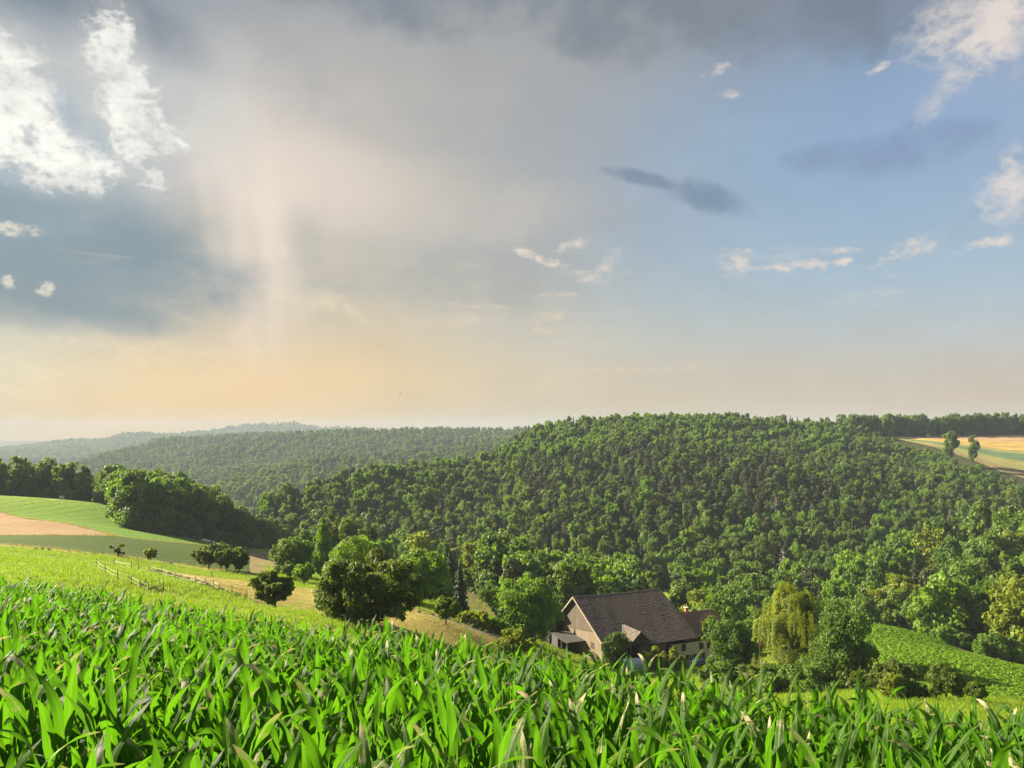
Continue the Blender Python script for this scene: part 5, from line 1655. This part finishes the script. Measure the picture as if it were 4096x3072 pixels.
# ------------------------------------------------------------------ fences
M['post'] = plain_mat('grey_post_wood', (0.10, 0.08, 0.06), (0.17, 0.14, 0.11), 6, 0.9)
M['tape'] = plain_mat('pale_fence_tape', (0.5, 0.46, 0.33), (0.58, 0.53, 0.40), 4, 0.7)
M['wire'] = plain_mat('fence_wire', (0.25, 0.24, 0.22), (0.33, 0.31, 0.29), 4, 0.5)
def fence(label, pts, ph, heights, wmat, wr, every=None, group='fences of the pasture'):
    Q = []
    for p_ in pts:
        xy = hit(*p_) if len(p_) == 2 else P(*p_)[:2]
        Q.append(xy)
    if every:
        R_ = [Q[0]]
        for a_, b_ in zip(Q[:-1], Q[1:]):
            n = max(1, int(round(np.linalg.norm(b_ - a_) / every)))
            R_ += [a_ + (b_ - a_) * k / n for k in range(1, n + 1)]
        Q = R_
    z = [Hs(*q) for q in Q]
    root = empty('fence', (Q[0][0], Q[0][1], z[0])); tag(root, label, 'fence', group)
    o0 = root.location
    loc = lambda q, zz: (q[0] - o0[0], q[1] - o0[1], zz - o0[2])
    rgf = np.random.default_rng(len(Q))
    for q, zz in zip(Q, z):
        mb = MB(); j = rgf.normal(0, 0.05, 2)
        mb.tube([loc(q, zz - 0.3), loc(q + j, zz + ph * rgf.uniform(0.9, 1.08))], [0.055, 0.045], 7); mb.build('post', M['post'], root)
    for h_ in heights:
        mb = MB()
        for (a_, za), (b_, zb_) in zip(zip(Q[:-1], z[:-1]), zip(Q[1:], z[1:])):
            mid = (a_ + b_) / 2; L_ = np.linalg.norm(b_ - a_)
            mb.tube([loc(a_, za + h_), loc(mid, (za + zb_) / 2 + h_ - 0.02 * L_), loc(b_, zb_ + h_)], [wr] * 3, 4)
        mb.build('wire', wmat, root)
fence('paddock fence with two pale tapes running down the bright meadow to the maize', [(96.7, 568), (105.5, 574.5), (117.5, 581), (129.2, 584.6), (140, 590.4), (148.5, 593.8), (158.7, 597)], 1.2, (0.55, 1.0), M['tape'], 0.016)
fence('short cross fence with pale tape beside the dry patch', [(131.4, 586), (146, 587.5), (160, 588), (163.4, 590)], 1.1, (0.9,), M['tape'], 0.014)
fence('pair of posts with wire on the meadow above the cross fence', [(114, 566.5), (131.6, 570), (139, 571)], 1.3, (0.9,), M['wire'], 0.02)
fence('weed-grown wire fence between green meadow and yellow hay meadow', [(150, 571), (161, 576), (175, 579.5), (196, 584.5), (205, 587.5), (213.6, 590), (219, 592), (232, 595), (247, 598)], 1.2, (0.5, 1.0), M['wire'], 0.02)
fence('thin wire fence along the upper edge of the hay meadow below the orchard row', [(138, 562), (165, 568, 142), (212, 576.6), (246, 579), (275, 582.5, 143)], 1.1, (0.9,), M['wire'], 0.02)
fence('dark post fence along the foot of the wood by the sheep', [(182, 537.2, 299), (206, 541.6, 305), (237, 547.2, 312), (251, 550, 300), (265, 552, 300), (280, 553.5, 305)], 1.5, (0.7, 1.2), M['wire'], 0.03, 9.0)
fence('fence along the farm track above the hay meadow', [(419, 613, 121), (445, 620, 121), (470, 628.5, 121), (497, 636, 124)], 1.1, (0.6, 1.0), M['wire'], 0.02, 5.0)

# ------------------------------------------------------------------ maize
def maize_mat():
    m_, g, out = new_mat('maize_leaf')
    uv = g.node('ShaderNodeUVMap').outputs[0]
    s_ = g.node('ShaderNodeSeparateXYZ'); g.put(s_.inputs[0], uv)
    x, v = s_.outputs[0], s_.outputs[1]
    oi = g.node('ShaderNodeObjectInfo').outputs['Random']
    tc = g.node('ShaderNodeTexCoord').outputs['Object']
    tint = g.attr('tint').outputs['Fac']
    dry = g.attr('dry').outputs['Fac']  # how much cream a leaf carries: dried patches and painted sun glints
    n1 = g.noise(tc, 9.0, 4, 0.6)
    n2 = g.noise(g.vscale(uv, (26, 2.5, 1)), 1.0, 3, 0.6)      # streaks along the blade
    vein = g.m('SINE', g.mul(x, 2 * math.pi * 10))
    mid = g.m('SUBTRACT', 1.0, g.step(g.m('ABSOLUTE', g.sub(x, 0.5)), 0.022, 0.075))
    edge = g.step(g.m('ABSOLUTE', g.sub(x, 0.5)), 0.455, 0.49)
    base = g.mix(g.m('MULTIPLY_ADD', oi, 0.4, g.mul(tint, 0.6)), (0.032, 0.108, 0.010), (0.060, 0.150, 0.012))
    br = g.m('MULTIPLY_ADD', vein, 0.15, g.m('MULTIPLY_ADD', g.sub(n2, 0.5), 0.7, 1.0))
    base = g.mix(1.0, base, br, 'MULTIPLY')
    base = g.mix(g.mul(mid, 0.75), base, (0.30, 0.40, 0.13))
    base = g.mix(g.mul(edge, 0.55), base, (0.30, 0.36, 0.08))
    dry_glint = g.step(g.add(g.add(g.mul(v, 0.9), g.mul(g.sub(n2, 0.5), 1.3)), g.mul(g.sub(n1, 0.5), 1.5)), 0.66, 0.80)
    dry_glint = g.mul(dry_glint, dry)
    base = g.mix(dry_glint, base, (0.85, 0.70, 0.46))  # cream colour for bleached tips and for sun glints painted on the blade
    tr = g.mix(1.0, (0.125, 0.37, 0.006), br, 'MULTIPLY')
    tr = g.mix(g.mul(mid, 0.6), tr, (0.22, 0.36, 0.05))
    tr = g.mix(dry_glint, tr, (0.5, 0.36, 0.16))
    b = g.node('ShaderNodeBsdfPrincipled')
    g.put(b.inputs['Base Color'], g.mix(1.0, base, (ALB, ALB, ALB), 'MULTIPLY'))
    b.inputs['Roughness'].default_value = 0.42
    b.inputs['Specular IOR Level'].default_value = 0.09
    bn = g.node('ShaderNodeBump'); bn.inputs['Strength'].default_value = 0.35; bn.inputs['Distance'].default_value = 0.004
    g.put(bn.inputs['Height'], g.add(vein, g.mul(n2, 2.0))); g.l.new(bn.outputs[0], b.inputs['Normal'])
    t_ = g.node('ShaderNodeBsdfTranslucent'); g.put(t_.inputs[0], g.mix(1.0, tr, (ALB, ALB, ALB), 'MULTIPLY'))
    ms = g.node('ShaderNodeMixShader'); ms.inputs[0].default_value = 0.45
    g.l.new(b.outputs[0], ms.inputs[1]); g.l.new(t_.outputs[0], ms.inputs[2]); g.l.new(ms.outputs[0], out.inputs[0])
    return m_
M['maize'] = maize_mat()
M['stalk'] = plain_mat('maize_stalk', (0.10, 0.17, 0.03), (0.15, 0.22, 0.05), 4, 0.6, (1, 1, 0.3))


def blade(rg, L_, W_, th0, curl, twist, side=0.0, kink=None):
    nseg, na = 11, 5
    V, UV = [], []
    r_, z_, sd = 0.0, 0.0, 0.0
    ph = rg.random() * 6.28; fq = rg.uniform(9, 15)
    for i in range(nseg + 1):
        s = i / nseg
        phi = th0 + curl * s ** 1.6
        if kink and s > kink: phi += R(75) * min(1, (s - kink) * 6)
        if i:
            r_ += math.sin(phi) * L_ / nseg; z_ += math.cos(phi) * L_ / nseg; sd += side * s * L_ / nseg
        wv = W_ / 2 * (0.42 + 0.58 * min(1, s / 0.28)) * max(0.0, 1 - s ** 2.3) ** 0.85 + 0.001
        tw = twist * s ** 1.3
        bt = np.array([0, math.cos(tw), 0]) + math.sin(tw) * np.array([-math.cos(phi), 0, math.sin(phi)])
        nr = np.cross(np.array([math.sin(phi), 0, math.cos(phi)]), bt)
        nr = nr if nr @ np.array([-math.cos(phi), 0, math.sin(phi)]) > -2 else -nr
        for k in range(na):
            q = (k / (na - 1)) * 2 - 1
            fold = 0.30 * abs(q) * wv * (1.2 - s) + (0.27 * wv * math.sin(fq * s + ph + 2.2 * (q > 0)) * abs(q) * (s > 0.1))
            c = np.array([r_ + 0.012, sd, z_]) + bt * q * wv - nr * fold
            V.append(c); UV.append((k / (na - 1), s))
    Fq = [(i * na + k, i * na + k + 1, (i + 1) * na + k + 1, (i + 1) * na + k) for i in range(nseg) for k in range(na - 1)]
    return np.array(V), np.array(Fq), np.array(UV)


rgm = np.random.default_rng(404)
LEAF = {'low': [], 'mid': [], 'top': []}
def leaf_set(cls, n, fn):
    for i in range(n):
        V, Fq, UV = fn(i)
        dry = float(rgm.random() < {'low': 0.08, 'mid': 0.09, 'top': 0.2}[cls]) * rgm.uniform(0.7, 1)  # cream leaves: some dried, some with the sun's glint as colour
        ti = rgm.random()
        me = mesh_np('leaf', V, Fq, mats=(M['maize'],), smooth=True, uv=UV, fattr={'tint': np.full(len(Fq), ti), 'dry': np.full(len(Fq), dry)})
        LEAF[cls].append((me, V, Fq, UV, ti, dry))
U = rgm.uniform
leaf_set('low', 9, lambda i: blade(rgm, U(0.55, 0.85), U(0.075, 0.10), R(U(30, 50)), R(U(60, 120)), R(U(-50, 50)), U(-.25, .25)))
leaf_set('mid', 14, lambda i: blade(rgm, U(0.72, 1.0), U(0.10, 0.135), R(U(17, 36)), R(U(40, 125)), R(U(-70, 70)), U(-.3, .3), U(0.5, 0.75) if i % 4 == 0 else None))
leaf_set('top', 14, lambda i: blade(rgm, U(0.55, 0.85), U(0.085, 0.125), R(U(4, 19)), R(U(6, 42) if i % 3 else U(55, 110)), R(U(-80, 80)), U(-.2, .2)))


def stalk_mesh(h):
    pts, rad = [], []
    nn = 9
    for i in range(nn + 1):
        z = h * i / nn
        pts += [(0.012 * math.sin(i * 2.1), 0.012 * math.cos(i * 1.7), z)]; rad += [0.017 * (1 - 0.65 * i / nn)]
    V, Fq = tube_np(pts, rad, 6)
    return V, Fq
STALK = []
for h in (1.40, 1.48, 1.55):
    V, Fq = stalk_mesh(h)
    STALK.append((mesh_np('stalk', V, Fq, mats=(M['stalk'],), smooth=True), V, Fq, h))


def plan_plant(rg):
    """list of (leaf record, height, azimuth, tilt) for one plant, and its stalk"""
    si = int(rg.integers(3)); h = STALK[si][3]
    az = rg.random() * 6.28
    out = []
    n = 8
    for i in range(n):
        z = h * (0.16 + 0.82 * i / (n - 1))
        cls = 'low' if i < 2 else ('mid' if i < 5 else 'top')
        out.append((cls, int(rg.integers(len(LEAF[cls]))), z, az + math.pi * i + rg.normal(0, 0.38)))
    return si, out


# variants for the mass of plants further off
VAR = []
rgv = np.random.default_rng(9)
for k in range(14):
    si, pl = plan_plant(rgv)
    Vs, Fs, UVs, ti, dr, mi = [STALK[si][1]], [STALK[si][2]], [np.zeros((len(STALK[si][1]), 2))], [np.full(len(STALK[si][2]), 0.5)], [np.zeros(len(STALK[si][2]))], [np.ones(len(STALK[si][2]), int)]
    n0 = len(STALK[si][1])
    for cls, li, z, az in pl:
        me, V, Fq, UV, t_, d_ = LEAF[cls][li]
        c, s = math.cos(az), math.sin(az)
        Vs.append(np.stack([V[:, 0] * c - V[:, 1] * s, V[:, 0] * s + V[:, 1] * c, V[:, 2] + z], 1)); Fs.append(Fq + n0); UVs.append(UV); n0 += len(V)
        ti.append(np.full(len(Fq), t_)); dr.append(np.full(len(Fq), d_)); mi.append(np.zeros(len(Fq), int))
    VAR.append(mesh_np('maize_variant', np.vstack(Vs), np.vstack(Fs), mats=(M['maize'], M['stalk']), mat_idx=np.concatenate(mi), smooth=True, uv=np.vstack(UVs), fattr={'tint': np.concatenate(ti), 'dry': np.concatenate(dr)}))

rg = np.random.default_rng(2024)
dirv = np.array([-0.80, 0.60]); nrmv = np.array([0.60, 0.80])
pts = []
for r_ in np.arange(-45, 60):
    off = rg.random() * 0.2
    for s in np.arange(-75, 75, 0.19):
        q = nrmv * r_ * 0.84 + dirv * (s + off) + rg.normal(0, 0.03, 2)
        x, y = q
        if y < 2.6 or y > corn_line(np.array([x]))[0]: continue
        if x < -0.70 * y - 4 or x > 0.70 * y + 4: continue
        if rg.random() < 0.07: continue
        pts.append((x, y))
pts = np.array(pts)
zz = corn_z(pts[:, 0], pts[:, 1])
inview = np.abs(pts[:, 0]) < 0.66 * pts[:, 1]
order = np.argsort(np.where(inview, pts[:, 1], 1e9))
NEAR = order[:300]
rest = np.setdiff1d(np.arange(len(pts)), NEAR)
CMARK = [(75, 'the pale stubble field'), (165, 'the taped paddock fence'), (245, 'the orchard row'), (300, 'the dark low spreading tree'), (430, 'the big dark cherry'), (490, 'the farm track'), (560, 'the walnut tree'), (602, 'the barn gable'),
         (660, 'the long barn roof'), (712, 'the farmhouse chimney'), (766, 'the flagpole'), (822, 'the weeping birch'), (882, 'the broad round tree'), (955, 'the dry grass strip'), (9999, 'the far end of the leaf crop')]
cnt = {}
for i in NEAR:
    x, y = pts[i]
    u = 512 + F * x / y
    mk = next(m_ for lim, m_ in CMARK if u <= lim)
    cnt[mk] = cnt.get(mk, 0) + 1
    si, pl = plan_plant(rg)
    sc_ = 1.14 * rg.uniform(0.86, 1.08)
    o = empty('maize_plant', (x, y, zz[i]), 0.0)
    o.scale = (sc_, sc_, sc_ * rg.uniform(0.95, 1.05)); o.rotation_euler = (rg.normal(0, 0.05), rg.normal(0.03, 0.05), rg.random() * 6.28 * 0)
    tag(o, '%s nearest green maize plant standing in line with %s' % (ORD[cnt[mk] - 1], mk), 'maize plant', 'maize plants at the near side of the field')
    link(bpy.data.objects.new('stalk', STALK[si][0]), o)
    for cls, li, z, az in pl:
        lf = bpy.data.objects.new('leaf', LEAF[cls][li][0])
        lf.location = (0, 0, z); lf.rotation_euler = (0, 0, az)
        link(lf, o)
tl = np.stack([rg.normal(0, 0.06, len(rest)), rg.normal(0.03, 0.06, len(rest))], 1)
scatter('maize_crop', np.stack([pts[rest, 0], pts[rest, 1], zz[rest]], 1), rg.random(len(rest)) * 6.28, 1.14 * rg.uniform(0.86, 1.08, len(rest)), rg.integers(0, 14, len(rest)), VAR, tl)


# ------------------------------------------------------------------ grass, weeds, crop plants, undergrowth
def tuft(rg, n, h, w, spread, mat, name):
    V, Fs, ti = [], [], []
    for k in range(n):
        a_ = rg.random() * 6.28; r_ = spread * math.sqrt(rg.random()); bx, by = r_ * math.cos(a_), r_ * math.sin(a_)
        hh = h * rg.uniform(0.5, 1.1); l_ = hh * rg.uniform(0.2, 0.6); b_ = rg.random() * 6.28
        dx, dy = math.cos(b_), math.sin(b_); px, py = -dy * w / 2, dx * w / 2
        i = len(V)
        V += [(bx - px, by - py, -0.03), (bx + px, by + py, -0.03), (bx + dx * l_ * 0.4 + px * 0.7, by + dy * l_ * 0.4 + py * 0.7, hh * 0.65), (bx + dx * l_ * 0.4 - px * 0.7, by + dy * l_ * 0.4 - py * 0.7, hh * 0.65), (bx + dx * l_, by + dy * l_, hh)]
        Fs.append((i, i + 1, i + 2, i + 3)); ti.append(rg.random())
    V = np.array(V); F4 = np.array(Fs); F3 = np.array([(f[3], f[2], f[2] + 2) for f in Fs])
    return mesh_np(name, V, F4, F3, mats=(mat,), fattr={'tint': np.array(ti + ti)})
M['grass'] = leaf_mat('meadow_blades', (0.19, 0.30, 0.010), (0.25, 0.33, 0.02), (0.34, 0.52, 0.018), 0.45)
M['hay_blades'] = leaf_mat('hay_blades', (0.40, 0.33, 0.085), (0.46, 0.38, 0.11), (0.46, 0.38, 0.10), 0.35)
M['crop_leaf'] = leaf_mat('leaf_crop_foliage', (0.14, 0.26, 0.016), (0.17, 0.30, 0.02), (0.28, 0.52, 0.015), 0.4, 0.15, 0.6)
M['weed'] = leaf_mat('weed_foliage', (0.16, 0.19, 0.04), (0.22, 0.22, 0.06), (0.26, 0.3, 0.04), 0.3)
rg = np.random.default_rng(66)
GR = [tuft(rg, 16, h, 0.028, 0.30, M['grass'], 'grass_kind') for h in (0.30, 0.38, 0.46, 0.26)]
HY = [tuft(rg, 16, h, 0.022, 0.30, M['hay_blades'], 'hay_kind') for h in (0.22, 0.28)]
n = 80000
y = 30 + 170 * rg.random(n) ** 0.8; u = rg.uniform(-160, 1400, n); x = (u - 512) / F * y
ok = (y > corn_line(x) + 0.4) & ~((u < 262) & (y > np.interp(u, [-60, 0, 123, 252], [150, 143, 152, 172])))
x, y, u = x[ok], y[ok], u[ok]
hayu = np.array([np.array(P(*p)[:2]) for p in [(142, 569, 131), (237, 578.5, 139), (294, 585, 136), (345, 592, 147), (400, 604, 141), (419, 611, 125), (507, 639, 124)]])
hayl = np.array([np.array(P(*p)[:2]) for p in [(142, 571, 128), (180, 579, 118), (213, 589, 111), (247, 598, 105), (285, 612, 100), (330, 626, 92), (400, 642, 86), (450, 652, 92), (507, 668, 98)]])
poly = [tuple(q) for q in hayu] + [tuple(q) for q in hayl[::-1]]
inh = np.array([in_poly(a_, b_, poly) for a_, b_ in zip(x, y)])
infield = (u > 845) & (y > 105)
keep = ~infield
z = H(x, y)
g1 = keep & ~inh
scatter('grass', np.stack([x, y, z], 1)[g1], rg.random(g1.sum()) * 6.28, rg.uniform(0.7, 1.4, g1.sum()) * (1 + vnoise(x[g1] / 9, y[g1] / 9, 4)), rg.integers(0, 4, g1.sum()), GR)
g2 = inh & (rg.random(len(x)) < 0.5)
scatter('hay_grass', np.stack([x, y, z], 1)[g2], rg.random(g2.sum()) * 6.28, rg.uniform(0.7, 1.2, g2.sum()), rg.integers(0, 2, g2.sum()), HY)


def rosette(rg, n, l_, w_, mat, name, up=0.6):
    pos, nr = [], []
    a_ = rg.random(n) * 6.28; q = rg.uniform(0.2, 1, n)
    pos = np.stack([np.cos(a_) * l_ * 0.6 * q, np.sin(a_) * l_ * 0.6 * q, l_ * rg.uniform(0.3, 0.95, n)], 1)
    nr = np.stack([np.cos(a_) * up, np.sin(a_) * up, np.ones(n)], 1) + rg.normal(0, 0.3, (n, 3))
    V, Fq = leaves(rg, pos, nr, l_ * rg.uniform(0.7, 1.1, n), 0.55)
    return mesh_np(name, V, Fq, mats=(mat,), fattr={'tint': rg.random(n)})
CR = [rosette(rg, 22, l_, 0.2, M['crop_leaf'], 'crop_kind') for l_ in (0.42, 0.5, 0.46)]
WD = [rosette(rg, 26, l_, 0.2, M['weed'], 'weed_kind') for l_ in (0.5, 0.65, 0.8)]
up_ = np.array([P(*p)[:2] for p in [(858, 626.5, 173), (890, 630.5, 172), (917, 636.3, 170), (940, 646, 163), (964, 655.5, 156), (1024, 669.2, 145), (1090, 682, 141), (1300, 700, 135)]])
lo_ = np.array([P(*p)[:2] for p in [(845, 640, 150), (872, 655, 128), (900, 670, 110), (950, 690, 95), (1024, 703, 92), (1090, 714, 90), (1300, 735, 88)]])
poly = [tuple(q) for q in up_] + [tuple(q) for q in lo_[::-1]]
xs = rg.uniform(min(p[0] for p in poly), max(p[0] for p in poly), 42000); ys = rg.uniform(85, 176, 42000)
rowc = (xs * 0.93 + ys * 0.36); xs = xs + (np.round(rowc / 0.6) * 0.6 - rowc) * 0.8
inn = np.array([in_poly(a_, b_, poly) for a_, b_ in zip(xs, ys)])
xs, ys = xs[inn], ys[inn]
scatter('leaf_crop', np.stack([xs, ys, H(xs, ys)], 1), rg.random(len(xs)) * 6.28, rg.uniform(0.8, 1.35, len(xs)), rg.integers(0, 3, len(xs)), CR)


def along(pl, per, wd):
    """points strewn along an outline on the ground"""
    out = []
    for a_, b_ in zip(pl[:-1], pl[1:]):
        a_, b_ = np.array(a_), np.array(b_); L_ = np.linalg.norm(b_ - a_)
        n = int(L_ * per) + 1
        t_ = rg.random(n)
        out.append(a_ + (b_ - a_) * t_[:, None] + rg.normal(0, wd, (n, 2)))
    return np.vstack(out)
hp = lambda pl: [hit(*p) if len(p) == 2 else P(*p)[:2] for p in pl]
w1 = np.vstack([along(hp([(150, 571), (180, 579), (213, 589), (247, 598)]), 4, 0.5), along(hp([(419, 612.5, 121), (470, 628.5, 121), (507, 639.5, 124)]), 3, 0.8),
                along(hp([(0, 545, 142), (123, 558, 151), (252, 574.5, 171)]), 0.8, 0.5), along(hp([(182, 537, 300), (237, 547, 313), (285, 553, 306)]), 2, 0.8), along(hp([(131, 587), (150, 588.5), (165, 590.5)]), 4, 0.9)])
w3 = np.vstack([along(hp([(0, 511.5), (58, 522.5), (104, 533), (112, 536)]), 2.5, 0.5), along(hp([(0, 535.5), (60, 535.7), (110, 536)]), 2.5, 0.4), along(hp([(110, 536), (142, 540), (206, 546), (250, 551)]), 1.5, 0.5), along(hp([(0, 545), (70, 551.5), (123, 557.5), (174, 564), (252, 573.5)]), 4, 0.6)])
scatter('margin_grass', np.stack([w3[:, 0], w3[:, 1], H(w3[:, 0], w3[:, 1])], 1), rg.random(len(w3)) * 6.28, rg.uniform(1.0, 2.6, len(w3)), rg.integers(0, 2, len(w3)), HY)
scatter('weeds', np.stack([w1[:, 0], w1[:, 1], H(w1[:, 0], w1[:, 1])], 1), rg.random(len(w1)) * 6.28, rg.uniform(0.25, 0.7, len(w1)), rg.integers(0, 3, len(w1)), WD)
# bushes under the wood edges
w2 = np.vstack([along([((u_ - 512) / F * Y_, Y_) for u_, Y_ in [(-30, 370), (60, 362), (113, 350)]], 0.45, 1.2),
                along([((u_ - 512) / F * Y_, Y_) for u_, Y_ in [(118, 304), (142, 293), (174, 302), (206, 312), (237, 322), (272, 331), (296, 342)]], 0.55, 1.2),
                along([((u_ - 512) / F * Y_, Y_) for u_, Y_ in [(460, 252), (500, 196), (560, 174), (600, 186), (700, 178), (760, 175), (868, 196)]], 0.5, 2.0),
                along([((u_ - 512) / F * Y_, Y_) for u_, Y_ in [(868, 192), (915, 186), (965, 174), (1024, 168), (1100, 165), (1400, 160)]], 0.6, 1.5)])
bi = rg.choice(BROAD + BRIGHT, len(w2))
bs = rg.uniform(0.16, 0.36, len(w2))
scatter('undergrowth', np.stack([w2[:, 0], w2[:, 1], H(w2[:, 0], w2[:, 1]) - 0.3], 1), rg.random(len(w2)) * 6.28, np.stack([bs * 1.3, bs * 1.3, bs], 1), bi, [K[5] for K in KINDS])

# ------------------------------------------------------------------ haze
def build_haze():
    m_ = bpy.data.materials.new('haze'); m_.use_nodes = True
    g = G(m_.node_tree); g.n.clear()
    out = g.node('ShaderNodeOutputMaterial')
    pv = g.node('ShaderNodeVolumePrincipled')
    pv.inputs['Color'].default_value = (0.46, 0.54, 0.64, 1)
    pv.inputs['Density'].default_value = 0.00013
    pv.inputs['Anisotropy'].default_value = 0.0
    g.l.new(pv.outputs[0], out.inputs['Volume'])
    mb = MB().box(-5200, 5200, -700, 6000, -137, 76)
    o = mb.build('haze', m_)
    o['kind'] = 'stuff'
build_haze()
